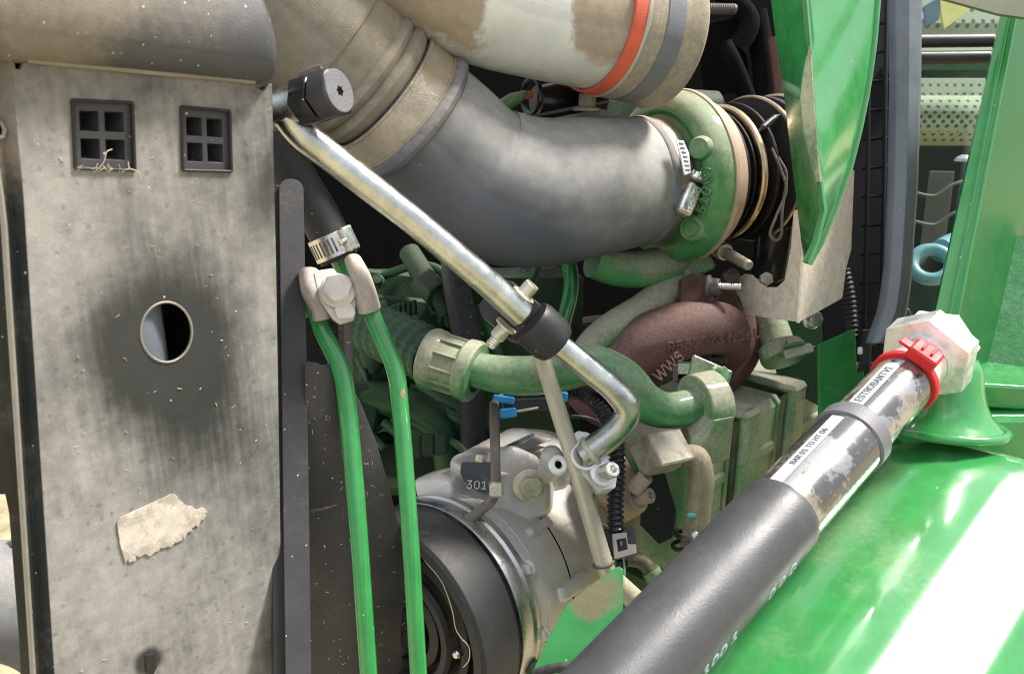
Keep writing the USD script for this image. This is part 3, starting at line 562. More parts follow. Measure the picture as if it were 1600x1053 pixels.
t.add('paint_chip', hull([P(629 + 4.0 * math.cos(a), 615 + 7 * math.sin(a), 0.4738 - 0.0075) + np.array([0, 0, dz]) for a in np.linspace(0, 6.2, 9) for dz in (0, -0.0008)]), mat('chip', (0.55, 0.34, 0.22), 0.7, grain=0.4), label='chipped pale spot')
t.flush()

# ---------------------------------------------------------------- rubber intake elbow and its collars
EL = [(640, 178, 0.545), (690, 226, 0.56), (736, 274, 0.575), (795, 298, 0.588), (855, 302, 0.60), (910, 295, 0.611), (958, 289, 0.625), (1003, 284, 0.637)]
t = Thing('intake_elbow', 'large smooth grey rubber intake elbow sweeping across the engine bay to the turbocharger', 'intake pipe')
t.add('elbow', tube(EL, [108, 112, 119, 118, 114, 109, 104, 97], 64, 10), DUCT, smooth=60)
e0, e1 = P(*EL[-2]), P(*EL[-1]); ea = unit(e1 - e0); re_ = R(97, 0.637)
t.add('end_lip', ring(e1 - ea * 0.004, ea, re_ * 0.96, re_ * 0.075, 0.008, 64, 0.45), DUCTEND, smooth=60)
t.add('end_lip', ring(e1 - ea * 0.020, ea, re_ * 0.96, re_ * 0.075, 0.004, 64, 0.45), DUCTEND, smooth=60)
a0 = unit(P(690, 222, 0.56) - P(640, 178, 0.545)); A0 = P(640, 178, 0.545); r0 = R(108, 0.545)
t.add('mouth_bead', torus(A0 + a0 * 0.002, a0, r0 * 1.0, 0.0055, 72), DUCTEND, smooth=60)
pg = facing((905, 195, 0.60), np.array([0.25, 0.1, 1.0]))
t.add('gusset', plate(pg, [(858, 186), (937, 170), (946, 172), (955, 214), (880, 214)], 0.007, r=0.0012), DUCT)
t.flush()
t = Thing('air_cleaner_duct', 'dusty tan ribbed air cleaner outlet duct at the top left, joined to the grey elbow', 'duct')
L_ = lambda px: -R(px, 0.53)
prof = [(L_(62), r0 * 0.97), (L_(70), r0 * 1.02), (L_(78), r0 * 1.05), (L_(86), r0 * 1.02), (L_(90), r0 * 0.965), (L_(94), r0 * 1.02), (L_(101), r0 * 1.055), (L_(109), r0 * 1.03), (L_(113), r0 * 0.99),
        (L_(118), r0 * 1.0), (L_(160), r0 * 1.02), (L_(162), r0 * 1.06), (L_(170), r0 * 1.08), (L_(185), r0 * 1.07), (L_(240), r0 * 1.08), (L_(420), r0 * 1.12)]
t.add('duct', lathe(A0, a0, prof, 72), AIRCAN, smooth=40)
t.add('throat', lathe(A0, a0, [(L_(64), r0 * 0.93), (0.0, r0 * 0.93)], 48), DUCTEND)
t.flush()
t = Thing('band_clamp', 'wide dusty steel band clamp round the upper left mouth of the grey elbow', 'clamp')
b_ = t.add('band', lathe(A0, a0, [(L_(8), r0 * 0.99), (L_(9), r0 * 1.02), (L_(58), r0 * 1.02), (L_(59), r0 * 0.99)], 72), BAND, smooth=40)
for s in (14, 30): t.add('band_edge', torus(A0 + a0 * L_(8 + (s == 30) * 49), a0, r0 * 1.02, 0.001, 72, 8), BAND, parent=b_)
_, u_, w_ = basis(a0)
for an in (2.55, 2.75, 3.4):
    rd = math.cos(an) * u_ + math.sin(an) * w_; tg = -math.sin(an) * u_ + math.cos(an) * w_
    t.add('fold', rbox(A0 + a0 * L_(34) + rd * r0 * 1.025, a0 * abs(L_(22)), tg * 0.0025, rd * 0.001, 0.0006), BAND, parent=b_)
t.flush()

# ---------------------------------------------------------------- charge air pipe across the top
CP = [(500, -165, 0.475), (640, -74, 0.505), (745, -10, 0.53), (850, 17, 0.555), (940, 34, 0.575), (985, 45, 0.587)]
t = Thing('charge_air_pipe', 'big dusty aluminium charge air pipe across the top, wiped bright in the middle', 'charge pipe')
t.add('pipe', tube(CP, 104, 64, 12), PIPEAL, smooth=60); t.flush()
c0, c1 = P(940, 34, 0.575), P(985, 45, 0.587); ca = unit(c1 - c0); rc = R(104, 0.58)
t = Thing('silicone_coupler', 'dusty silicone coupler hose with an orange end right of the charge air pipe', 'hose')
S = lambda px: R(px, 0.58)
t.add('orange_end', lathe(c0, ca, [(S(-14), rc * 1.0), (S(-14), rc * 1.045), (S(6), rc * 1.06), (S(6), rc * 1.0)], 72), ORANGE, label='orange silicone end of the coupler', smooth=40)
t.add('wire_ring', torus(c0 + ca * S(10), ca, rc * 1.05, 0.0016, 72, 10), ZINCD)
t.add('hose', lathe(c0, ca, [(S(6), rc * 1.0), (S(9), rc * 1.06), (S(40), rc * 1.065), (S(44), rc * 1.045), (S(78), rc * 1.05), (S(90), rc * 1.075), (S(104), rc * 1.11), (S(112), rc * 1.12), (S(118), rc * 1.09), (S(121), rc * 1.0), (S(122), 0.001)], 72), SILICONE, smooth=50)
t.add('woven_band', lathe(c0, ca, [(S(44), rc * 1.05), (S(45), rc * 1.062), (S(76), rc * 1.066), (S(77), rc * 1.05)], 72), WEAVE, label='grey woven band', smooth=40)
t.flush()

# ---------------------------------------------------------------- turbocharger compressor housing
TC = e1 + ea * 0.012; rt = R(95, 0.645)
t = Thing('turbo_compressor_housing', 'green painted cast turbocharger compressor housing round the end of the grey elbow', 'turbocharger')
vp = [(0.002, rt * 0.9), (0.004, rt * 1.0), (0.005, rt * 1.04), (0.003, rt * 1.09), (0.002, rt * 1.15), (0.0026, rt * 1.22), (0.005, rt * 1.30), (0.009, rt * 1.36), (0.015, rt * 1.395), (0.022, rt * 1.40)]
t.add('housing', lathe(TC, ea, vp, 80), mat('green_turbo', (0.045, 0.20, 0.062), 0.3, dust=0.40, soft=0.22, ds=14, up=0.6, cover=0.8, dcol=(0.32, 0.30, 0.215), coat=0.3, specks=0.02, grain=0.3, gs=600), smooth=45)
t.add('back_rim', lathe(TC, ea, [(0.0215, rt * 1.38), (0.022, rt * 1.42), (0.0255, rt * 1.425), (0.0265, rt * 1.28), (0.04, rt * 1.26)], 80), mat('tan_rim', (0.4, 0.29, 0.21), 0.55, dust=0.3, cover=0.5, grain=0.3), label='tan dusty rear rim of the housing')
t.add('inlet', lathe(TC, ea, [(-0.02, rt * 0.93), (0.006, rt * 0.94), (0.006, rt * 1.05)], 64), STEELD)
t.add('outlet', tube([(925, 408, 0.635), (968, 420, 0.645), (1020, 418, 0.66), (1072, 398, 0.675), (1112, 350, 0.69)], [26, 28, 30, 30, 24], 36), mat('green_turbo', GREEN), smooth=60, label='outlet snout curling under the elbow')
t.add('outlet_foot', rbox(P(1082, 412, 0.67), np.array([0.012, 0.006, 0]), np.array([-0.005, 0.010, 0]), np.array([0, 0, 0.012]), 0.002), GRP_DUST)
_, u_, w_ = basis(ea, UPV)
HOUS = lathe(TC, ea, vp, 160)
TM = mat('green_turbo', GREEN)
for (x, y, rp, lb) in ((1095, 232, 17, 'plain round boss'), (1083, 357, 20, 'round boss with cast rings')):
    q, nq = hit(HOUS, x, y); nq = unit(nq * 0.5 - unit(q) * 0.6 - ea * 0.2); rr = R(rp, -q[2])
    b = t.add('boss', solid_lathe(q, nq, [(-0.012, rr * 1.25), (0.0005, rr * 1.12), (0.0030, rr * 1.03), (0.0042, rr * 0.92), (0.0042, rr * 0.4)], 36), TM, label=lb)
    if y > 300:
        tp = q + nq * 0.0042; _, u2, w2 = basis(nq)
        t.add('cast_ring', [torus(tp, nq, rr * 0.82, 0.0009, 32, 8), torus(tp, nq, rr * 0.52, 0.0008, 28, 8, 0.6, 5.6)], TM, parent=b)
        t.add('cast_dot', [hexprism(tp + (u2 * math.cos(k) + w2 * math.sin(k)) * rr * 0.66, nq, 0.0007, 0.0009, n=8) for k in np.linspace(0.2, 2.4, 6)] + [hexprism(tp, nq, 0.0013, 0.001, n=8)], TM, parent=b)
q, nq = hit(HOUS, 1103, 275); t.add('cast_mark', [torus(q, nq, R(11, .65), 0.0009, 28, 8, 0.5, 5.9), torus(q, nq, R(6, .65), 0.0008, 20, 8), hexprism(q, nq, 0.001, 0.0012, n=8)], TM, label='small cast ring mark')
q, nq = hit(HOUS, 1101, 313); qa, qb = hit(HOUS, 1104, 300)[0], hit(HOUS, 1097, 330)[0]; tdir = unit(qa - qb)
t.add('cast_number', flat_text('510', R(16, .65), q - nq * 0.0006, tdir, np.cross(nq, tdir), 0.0022, True), TM, label='raised cast number 510')
t.flush()
t = Thing('worm_clamp', 'shiny steel worm clamp with slotted white tail beside the green turbocharger', 'clamp')
cl0 = e1 + ea * 0.006
t.add('band', ring(cl0, ea, rt * 0.97, 0.0012, 0.012, 72), mat('brown_band', (0.30, 0.25, 0.2), 0.4, metal=0.7, dust=0.3, cover=0.5, grain=0.3))
pc_ = (on((cl0, unit(-ea + np.array([0.2, 0, 0.9]))), 1070, 260), unit(np.array([0.55, 0.05, 0.85])))
pc_ = (P(1068, 265, 0.585), pc_[1])
tail = [(1057, 219), (1068, 220), (1077, 240), (1080, 270), (1070, 274), (1064, 245)]
holes = []
tl = t.add('tail', plate(pc_, tail, 0.001, r=0.0005), ALUW, label='white slotted tail of the band')
for k in range(7):
    u = (k + 0.7) / 7.6; cx, cy = np.interp(u, [0, .5, 1], [1062.5, 1070.5, 1075]), 220 + 52 * u
    t.add('slot', plate(pc_, [(cx - 3, cy - 1.6), (cx + 3.5, cy - 0.6), (cx + 3.5, cy + 1.4), (cx - 3, cy + 0.6)], 0.0004, off=0.0004), BLACKTXT, parent=tl)
v0 = P(1078, 312, 0.595); hs_ax = unit(P(1088, 285, 0.60) - P(1066, 335, 0.595)); hx_ = unit(np.cross(hs_ax, np.array([0.5, 0, 0.85])))
hs = t.add('screw_housing', rbox(P(1074, 312, 0.60), hs_ax * R(27, .6), hx_ * R(15, .6), np.cross(hs_ax, hx_) * 0.006, 0.003), STEEL, smooth=60)
t.add('screw', solid_lathe(P(1085, 283, 0.598), hs_ax, [(0, R(14, .6)), (0.0025, R(14, .6)), (0.003, R(9, .6)), (0.006, R(9, .6))], 24), STEEL, parent=hs)
t.add('screw_head', [rbox(P(1080, 272, 0.597), hs_ax * 0.003, hx_ * 0.0014, np.cross(hs_ax, hx_) * 0.003, 0.0004), rbox(P(1091, 275, 0.597), hs_ax * 0.003, hx_ * 0.0016, np.cross(hs_ax, hx_) * 0.003, 0.0004)], STEEL, parent=hs)
nh = unit(np.cross(hs_ax, hx_)); nh = nh if nh[2] > 0 else -nh
t.add('stamped_lettering', flat_text('TORRO', R(9, .6), P(1076, 313, 0.60) + nh * 0.0061, hs_ax, np.cross(nh, hs_ax), 0.0004, True), ALU, parent=hs)
t.flush()

# ---------------------------------------------------------------- turbine side: shield, bands, lines
t = Thing('turbine_housing', 'dark heat stained turbine housing with a brass band clamp right of the green turbo casing', 'turbine')
B0 = TC + ea * 0.030
t.add('shield', lathe(B0, ea, [(0, rt * 1.18), (0.018, rt * 1.14), (0.022, rt * 1.0), (0.05, rt * 1.0)], 64), DARKMETAL, smooth=40)
t.add('band_clamp', torus(B0 + ea * 0.034, ea, rt * 1.08, 0.0032, 72, 12), BRONZE, label='brass coloured v-band')
t.add('band_edge', [ring(B0 + ea * 0.027, ea, rt * 0.97, rt * 0.09, 0.002, 64), ring(B0 + ea * 0.046, ea, rt * 0.97, rt * 0.19, 0.003, 64)], DARKMETAL)
t.add('bellows', lathe(B0 + ea * 0.06, ea, sum([[(k * 0.014, rt * 0.95), (k * 0.014 + 0.004, rt * 1.22), (k * 0.014 + 0.010, rt * 1.22)] for k in range(3)], []), 64), DARKMETAL, smooth=40)
t.add('bellows_ring', [torus(B0 + ea * (0.067 + 0.014 * k), ea, rt * 1.22, 0.0018, 64, 8) for k in (0, 2)], BRONZE)
t.flush()
solo('wire_loop', sweep(catmull([P(*q) for q in [(1206, 232, .60), (1222, 270, .60), (1228, 300, .60), (1212, 340, .60), (1203, 366, .60), (1212, 376, .60), (1221, 366, .60), (1222, 330, .60), (1229, 275, .60), (1216, 246, .60)]], 8), 0.0011, 8), STEELD, 'thin black wire loop hanging before the dark turbine housing', 'wire')
solo('sensor_lead', sweep(catmull([P(*q) for q in [(1176, 214, .63), (1192, 200, .63), (1212, 184, .64), (1245, 165, .65)]], 8), [0.0014] * 8 + [0.0028] * 9 + [0.0012] * 8, 10), BLACKPL, 'short dark sensor lead above the turbine bands', 'cable')

t = Thing('sensor_plug', 'black sensor plug with a green and an orange wire boot under the charge air pipe', 'sensor')
t.add('body', solid_lathe(P(838, 157, 0.61), unit(np.array([0.85, 0.1, -0.5])), [(0, R(22, .61)), (0.012, R(30, .61)), (0.03, R(28, .61)), (0.032, R(20, .61)), (0.06, R(19, .61))], 32), BLACKGL)
t.add('collar', torus(P(830, 150, 0.60), unit(np.array([0.85, 0.1, -0.5])), R(26, .6), 0.002, 32, 8), BLACKGL)
t.add('wire_boot', tube([(780, 168, 0.575), (800, 157, 0.585), (822, 147, 0.595)], [10, 11, 6], 12), GRP_MID, label='green boot')
t.add('seal', tube([(818, 152, 0.592), (828, 148, 0.598)], [4.5, 6], 12), ORANGE, label='orange seal')
t.add('glint_tab', viewbox(817, 180, 0.58, 10, 6, 0.002), ALUW)
t.flush()
t = Thing('bracket_bolt', 'dusty brown hex bolt standing on a dark bracket between charge air pipe and elbow', 'bolt')
t.add('bolt', bolt(P(917, 172, 0.60), unit(np.array([0.03, 1, 0.25])), R(15, .6), 0.011, 1.5), AIRCAN)
t.add('bracket', rbox(P(885, 178, 0.61), np.array([0.030, 0.006, 0]), np.array([0, 0.0012, 0]), np.array([0, 0, 0.012]), 0.0004), STEELD); t.flush()
t = Thing('green_lug', 'shade-darkened green cast lug behind the top of the turbocharger', 'casting')
t.add('boss', solid_lathe(P(1045, 165, 0.70), unit(np.array([1, 0, -0.2])), [(0, R(26, .7)), (R(78, .7), R(26, .7)), (R(84, .7), R(20, .7))], 40), GRP_CAST_SHADED)
t.add('web', rbox(P(985, 165, 0.69), np.array([R(75, .69), 0, 0]), np.array([0, R(48, .69), 0]), np.array([0, 0, 0.012]), 0.003), GRP_CAST_SHADED); t.flush()
solo('threaded_stud', threads(P(1086, 14, 0.66), unit(np.array([1, 0.02, -0.1])), R(9, .66), R(66, .66), 0.0018), STEELD, 'dark threaded stud sticking out beside the top of the coupler hose', 'stud')
solo('copper_line', tube([(1208, 60, .72), (1215, 110, .72), (1220, 170, .72)], [8, 9, 8], 14), COPPER, 'short copper brown line behind the pointed green hood edge', 'pipe')

# ---------------------------------------------------------------- exhaust manifold
t = Thing('exhaust_manifold', 'rough brown cast iron exhaust manifold arching below the turbocharger', 'manifold')
MF = [(915, 640, .645), (960, 585, .635), (1005, 540, .63), (1055, 520, .63), (1100, 513, .635), (1128, 515, .655), (1135, 540, .69)]
t.add('runner', tube(MF, [40, 42, 45, 46, 42, 40, 38], 44, 10), IRON, smooth=60)
t.add('runner_behind', tube([(1118, 470, .70), (1150, 500, .70), (1155, 550, .70), (1110, 600, .70), (1040, 640, .70)], 32, 32), IRON, smooth=60)
fl_ = facing((1092, 470, .645), np.array([0.1, 0.1, 1.0]))
t.add('flange', plate(fl_, [(1066, 436), (1082, 426), (1112, 432), (1115, 470), (1126, 482), (1062, 488)], 0.012, r=0.002), IRON)
t.add('nut', bolt(P(1108, 448, .632), unit(np.array([0.9, -0.05, 0.45])), R(15, .63), 0.008, 1.25), STEELD)
t.add('stud', threads(P(1112, 447, .63), unit(np.array([0.9, -0.05, 0.45])), R(5.5, .63), 0.022), STEEL)
t.add('nut', hexprism(P(1096, 563, .66), unit(np.array([1, 0.05, 0.2])), R(13, .66), 0.008), STEELD)
t.add('stud', threads(P(1104, 562, .66), unit(np.array([1, 0.02, 0.2])), R(7, .66), 0.016), STEELD)
ax_m = unit(P(1120, 513, .64) - P(1030, 527, .63)); pm0 = P(1085, 516, .633)
tx, _n = bend_text('R552273 N16U', R(16, .6), pm0, ax_m, R(44, .633), 0.006, 0.42, 0.0012, True, hint=np.array([0, 0, 1.0]))
t.add('cast_lettering', tx, IRON, label='raised cast part number')
pmw = on((P(1040, 570, .60), unit(np.array([0.2, -0.35, 1]))), 1043, 572)
t.add('cast_lettering', flat_text('WWS', R(16, .6), pmw, np.array([0.72, 0.68, -0.12]), np.array([-0.68, 0.72, 0.2]), 0.0025, True), IRON)
t.flush()
solo('manifold_flange_log', rbox(P(900, 570, .80), np.array([0.09, 0.01, 0]), np.array([0, 0.045, 0]), np.array([0, 0, 0.05]), 0.006), mat('dark_brown_iron', (0.03, 0.016, 0.015), 0.8, grain=0.6), 'dark brown iron flange deep behind the S-shaped green pipe', 'casting')

# ---------------------------------------------------------------- green pipes round the engine
solo('oil_return_pipe', tube([(1062, 405, .685), (1050, 444, .67), (1010, 480, .65), (955, 512, .63), (918, 545, .63), (900, 590, .64)], [26, 27, 26, 24, 22, 21], 32), GRP_DUST, 'dusty green oil return pipe slanting down from below the turbocharger', 'pipe', smooth=60)
solo('breather_pipe', tube([(878, 380, .67), (893, 425, .67), (893, 455, .67), (872, 540, .66)], 12, 20, fil=0.02), GRP, 'slim green pipe bending down below the middle of the elbow', 'pipe', smooth=60)
t = Thing('coolant_crossover', 'S-shaped glossy dusty green coolant pipe in the middle of the engine bay', 'pipe')
SP = [(722, 571, .56), (762, 582, .558), (810, 587, .556), (868, 583, .555), (925, 570, .555), (972, 592, .56), (1008, 629, .565), (1045, 641, .572), (1092, 631, .582)]
t.add('pipe', tube(SP, [27, 29, 31, 31, 31, 33, 31, 28, 27], 40, 10), GRP_MID, smooth=60)
cax = unit(P(762, 582, .558) - P(680, 556, .57)); cq = P(668, 558, .572); Lc = np.linalg.norm(P(745, 580, .56) - cq)
co = t.add('collar', lathe(cq, cax, [(0, R(30, .57)), (0, R(46, .57)), (0.003, R(49, .57)), (0.009, R(48, .57)), (0.012, R(42, .57)), (Lc - 0.012, R(42, .56)), (Lc - 0.009, R(49, .56)), (Lc - 0.002, R(50, .56)), (Lc, R(46, .56)), (Lc + 0.001, R(31, .56))], 56), GRP_DUST, label='ribbed collar on the left end', smooth=40)
_, u_, w_ = basis(cax)
for an in (0.25, 0.8, 1.35, -0.3, -0.85, -1.4):
    rd = math.cos(an) * u_ + math.sin(an) * w_; tg = -math.sin(an) * u_ + math.cos(an) * w_
    t.add('rib', rbox(cq + cax * Lc / 2 + rd * R(42.5, .565), cax * (Lc / 2 - 0.010), tg * 0.0009, rd * 0.0016, 0.0004), GRP_DUST, parent=co)
pfl = unit(P(1092, 631, .582) - P(1045, 641, .572)); fq = P(1084, 634, .580)
t.add('flange', [solid_lathe(fq, pfl, [(0, R(47, .58)), (0.0008, R(49, .58)), (0.018, R(50, .58)), (0.019, R(48, .58))], 48)], GRP_DUST, label='round flange on the right end', smooth=40)
t.add('flange_leg', hull(list(rbox(fq + pfl * 0.0095 + np.array([0.004, -0.032, -0.0]), pfl * 0.009, np.array([0.010, 0, -0.01]), UPV * 0.012, 0.001).vertices) + list(rbox(fq + pfl * 0.0095 + np.array([0, -0.005, 0]), pfl * 0.009, np.cross(pfl, UPV) * R(47, .58), UPV * 0.003, 0.001).vertices)), GRP_DUST)
t.add('bolt', bolt(P(1080, 684, .605), unit(np.array([-0.3, 0.3, 0.9])), R(17, .56), 0.007, 1.3), GRP_MID)
t.flush()
solo('braided_hose', braided([(560, 505, .625), (600, 522, .61), (640, 540, .59), (676, 560, .575)], [40, 42, 43, 42]), mat('green_braided_hose', (0.010, 0.065, 0.022), 0.45, dust=0.2, cover=0.4, dcol=(0.2, 0.2, 0.12), grain=0.6, gs=700), 'dark green painted coarse braided hose entering the left collar of the S-shaped pipe', 'hose', smooth=60)
solo('vertical_hose', tube([(706, 380, .645), (714, 450, .64), (730, 530, .64), (738, 620, .64), (742, 720, .645)], [20, 21, 23, 22, 21], 28), RUBBER, 'dark upright rubber hose behind the left collar of the S-shaped pipe', 'hose', smooth=60)
solo('lower_coolant_pipe', tube([(548, 620, .66), (600, 622, .66), (650, 640, .66), (692, 672, .66), (706, 730, .67)], [24, 26, 28, 28, 26], 32), GRP_BACK_SHADED, 'thick shade-darkened green pipe curving down behind the right bright green pipe', 'pipe', smooth=60)
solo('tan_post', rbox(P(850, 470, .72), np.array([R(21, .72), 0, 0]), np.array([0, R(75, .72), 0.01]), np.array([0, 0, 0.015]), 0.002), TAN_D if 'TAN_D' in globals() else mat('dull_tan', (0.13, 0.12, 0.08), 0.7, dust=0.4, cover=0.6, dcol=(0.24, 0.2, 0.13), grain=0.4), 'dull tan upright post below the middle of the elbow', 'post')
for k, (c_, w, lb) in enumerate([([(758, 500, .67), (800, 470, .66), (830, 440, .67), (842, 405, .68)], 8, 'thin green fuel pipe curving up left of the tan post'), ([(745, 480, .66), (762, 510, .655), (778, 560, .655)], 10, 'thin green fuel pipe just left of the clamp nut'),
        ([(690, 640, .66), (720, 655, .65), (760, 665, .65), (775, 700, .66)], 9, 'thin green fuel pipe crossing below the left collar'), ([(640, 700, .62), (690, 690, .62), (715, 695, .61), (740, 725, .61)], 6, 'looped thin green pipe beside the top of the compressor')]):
    solo('fuel_pipe', tube(c_, w, 18), GRP_BACK_SHADED, lb, 'pipe', smooth=60)
for k, (x, y, w, h, d, lb) in enumerate([(585, 545, 22, 52, .66, 'green ribbed plug behind the top of the right bright green pipe'), (702, 452, 26, 34, .66, 'small green plug deep behind the black upright hose')]):
    t = Thing('fuel_fitting', lb, 'fitting')
    t.add('body', solid_lathe(P(x, y + h / 2, d), UPV, [(0, R(w * .8, d)), (R(h * .3, d), R(w, d)), (R(h * .8, d), R(w, d)), (R(h, d), R(w * .55, d))], 24), GRP_CAST_SHADED)
    t.add('tip', solid_lathe(P(x, y + h / 2 + 10, d), UPV, [(0, R(w * .4, d)), (R(14, d), R(w * .45, d))], 16), GRP_CAST_SHADED); t.flush()
t = Thing('pump_union', 'green hex union nut on a slanting fuel line behind the elbow', 'fitting')
ua = unit(np.array([0.6, -0.55, 0.55])); t.add('nut', hexprism(P(672, 448, .655) - ua * 0.009, ua, R(25, .65), 0.022, 0.1), GRP_CAST_SHADED); t.add('line', tube([(640, 395, .69), (668, 440, .665)], [17, 18], 18), GRP_CAST_SHADED)
t.add('stub', tube([(680, 460, .65), (700, 490, .65)], [13, 14], 16), GRP_CAST_SHADED); t.flush()
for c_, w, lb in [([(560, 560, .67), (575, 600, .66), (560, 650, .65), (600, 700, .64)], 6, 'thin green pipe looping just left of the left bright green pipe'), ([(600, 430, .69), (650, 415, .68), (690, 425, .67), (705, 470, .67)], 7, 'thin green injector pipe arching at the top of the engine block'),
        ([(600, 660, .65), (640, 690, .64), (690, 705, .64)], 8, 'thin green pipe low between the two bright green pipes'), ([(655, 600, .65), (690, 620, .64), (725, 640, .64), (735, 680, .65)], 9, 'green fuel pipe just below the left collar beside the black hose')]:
    solo('fuel_pipe', tube(c_, w, 18), GRP_DEEP_SHADED, lb, 'pipe', smooth=60)
t = Thing('wire_clip', 'row of small green clip loops just above the compressor', 'clip')
for k in range(3): t.add('loop', rbox(P(650 + 20 * k, 698 - 3 * k, .615), np.array([0.005, 0, 0]), np.array([0, 0.008, 0]), np.array([0, 0, 0.006]), 0.002), GRP_CAST_SHADED)
t.flush()

# ---------------------------------------------------------------- engine block and the dark bulkhead behind
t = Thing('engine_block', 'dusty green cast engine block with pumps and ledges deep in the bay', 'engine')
t.add('casting', rbox(P(640, 600, .80), np.array([0.16, 0, 0.02]), UPV * 0.11, np.array([0, 0, 0.06]), 0.01), GRP_CAST_SHADED)
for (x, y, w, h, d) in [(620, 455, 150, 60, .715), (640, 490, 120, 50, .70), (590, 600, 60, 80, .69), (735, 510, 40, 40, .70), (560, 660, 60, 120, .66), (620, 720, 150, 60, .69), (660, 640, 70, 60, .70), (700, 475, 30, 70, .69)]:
    t.add('ledge', viewbox(x, y, d, w, h, 0.03, rot=-6, b=0.003), GRP_CAST_SHADED)
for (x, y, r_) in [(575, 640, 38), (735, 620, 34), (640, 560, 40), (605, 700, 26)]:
    t.add('core_plug', [solid_lathe(P(x, y, .70), np.array([0, 0.1, 1.0]), [(0, R(r_, .7)), (0.018, R(r_, .7)), (0.020, R(r_ * .85, .7)), (0.017, R(r_ * .8, .7))], 36)], GRP_DEEP_SHADED)
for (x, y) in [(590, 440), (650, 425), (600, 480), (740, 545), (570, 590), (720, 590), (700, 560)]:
    t.add('bolt', bolt(P(x, y, .685), unit(np.array([0.1, 0.3, 1])), R(9, .68), 0.007, 1.3), GRP_CAST_SHADED)
for k in range(7): t.add('fin', rbox(P(600 + 8 * k, 492 - 2.0 * k, .665), np.array([0.0012, 0, 0]), UPV * 0.006, np.array([0, 0, 0.006]), 0.0003), GRP_CAST_SHADED)
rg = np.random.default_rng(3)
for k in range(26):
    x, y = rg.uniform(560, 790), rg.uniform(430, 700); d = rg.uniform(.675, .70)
    if k % 3 == 0: t.add('boss', solid_lathe(P(x, y, d), unit(np.array([rg.uniform(-.4, .4), rg.uniform(0, .5), 1])), [(0, R(16, d)), (.008, R(14, d)), (.009, R(8, d)), (.006, R(7, d))], 24), GRP_CAST_SHADED)
    elif k % 3 == 1: t.add('bolt', bolt(P(x, y, d), unit(np.array([rg.uniform(-.4, .4), rg.uniform(0, .5), 1])), R(8, d), .006, 1.4), GRP_CAST_SHADED)
    else: t.add('rib', viewbox(x, y, d, rg.uniform(8, 16), rg.uniform(30, 70), .03, rot=rg.uniform(-30, 30), b=.002), GRP_CAST_SHADED)
t.add('sump', rbox(P(1000, 960, .82), np.array([0.20, 0, 0.03]), UPV * 0.13, np.array([0, 0, 0.05]), 0.01), GRP_DEEP_SHADED)
t.add('side_cover', rbox(P(1180, 740, .84), np.array([0.14, 0, 0]), UPV * 0.12, np.array([0, 0, 0.04]), 0.01), GRP_DEEP_SHADED)
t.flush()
B = lambda x, y, d: P(x, y, d)
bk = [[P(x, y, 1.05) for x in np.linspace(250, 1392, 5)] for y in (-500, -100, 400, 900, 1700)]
solo('bulkhead', shell(bk, 0.01), DARK, 'bulkhead closing the back of the engine bay, near-black for its shade', 'bulkhead')
t = Thing('bulkhead_ducts', 'bulkhead brackets and cables coloured near-black for shade behind the pointed green hood edge', 'bracket')
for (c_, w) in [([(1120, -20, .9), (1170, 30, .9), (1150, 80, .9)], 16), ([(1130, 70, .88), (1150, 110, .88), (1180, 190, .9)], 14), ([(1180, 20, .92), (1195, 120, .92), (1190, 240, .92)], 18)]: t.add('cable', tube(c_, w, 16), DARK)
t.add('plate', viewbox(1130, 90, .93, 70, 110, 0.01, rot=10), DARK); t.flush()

# ---------------------------------------------------------------- hex capped fitting, zinc tubes and their clamp
t = Thing('zinc_line', 'thick shiny zinc plated air-conditioning tube slanting from the top left down to the clamp', 'tube')
t.add('tube', tube([(448, 180, .425), (470, 209, .43), (640, 340, .455), (760, 440, .474), (816, 492, .485), (824, 499, .4865)], [24, 24, 22.5, 22, 22, 12], 36, fil=0.006), ZINC, smooth=60)
t.flush()
t = Thing('capped_port', 'black hexagonal cap with a star socket on a short silver stub at the top left', 'cap')
ha = unit(P(545, 138, .405) - P(440, 172, .425)); 
t.add('stub', solid_lathe(P(418, 178, .432), ha, [(0, R(30, .43)), (0.026, R(30, .43)), (0.028, R(28, .43))], 36), ZINC, smooth=40, label='silver stub')
t.add('collar', hexprism(P(474, 161, .42), ha, R(40, .42), R(34, .42), 0.12, rot=0.25), BLACKGL)
hd = t.add('cap', hexprism(P(503, 151, .412), ha, R(41, .41), R(34, .41), 0.10, rot=0.25), mat('black_cap', (0.03, 0.03, 0.033), 0.35, dust=0.25, up=0.0, cover=0.5, grain=0.2))
fc = P(503, 151, .412) + ha * (R(34, .41) + 0.0002)
t.add('face', solid_lathe(fc - ha * 0.0006, ha, [(0, R(34, .41)), (0.001, R(33.5, .41))], 36), mat('cap_face', (0.14, 0.14, 0.15), 0.5, dust=0.2, grain=0.4), parent=hd)
_, u_, w_ = basis(ha)
star = [fc + ha * 0.0007 + (R(9, .41) if k % 2 == 0 else R(5.5, .41)) * (math.cos(k * math.pi / 6) * u_ + math.sin(k * math.pi / 6) * w_) for k in range(12)]
t.add('star_socket', (np.array(star + [fc + ha * 0.0007]), np.array([[k, (k + 1) % 12, 12] for k in range(12)])), DARK, parent=hd)
t.flush()
solo('key_tag', rbox(P(485, 117, .415), unit(P(510, 108, .41) - P(468, 124, .418)) * R(24, .41), np.array([0, 0.0022, 0.001]), np.array([0, 0, 0.003]), 0.0006), mat('chaff_clump', (0.22, 0.18, 0.15), 0.9, grain=1.0), 'small clump of chaff on top of the black hex cap', 'chaff')
t = Thing('zinc_line', 'thinner zinc tube running from the clamp and bending back to the compressor port', 'tube')
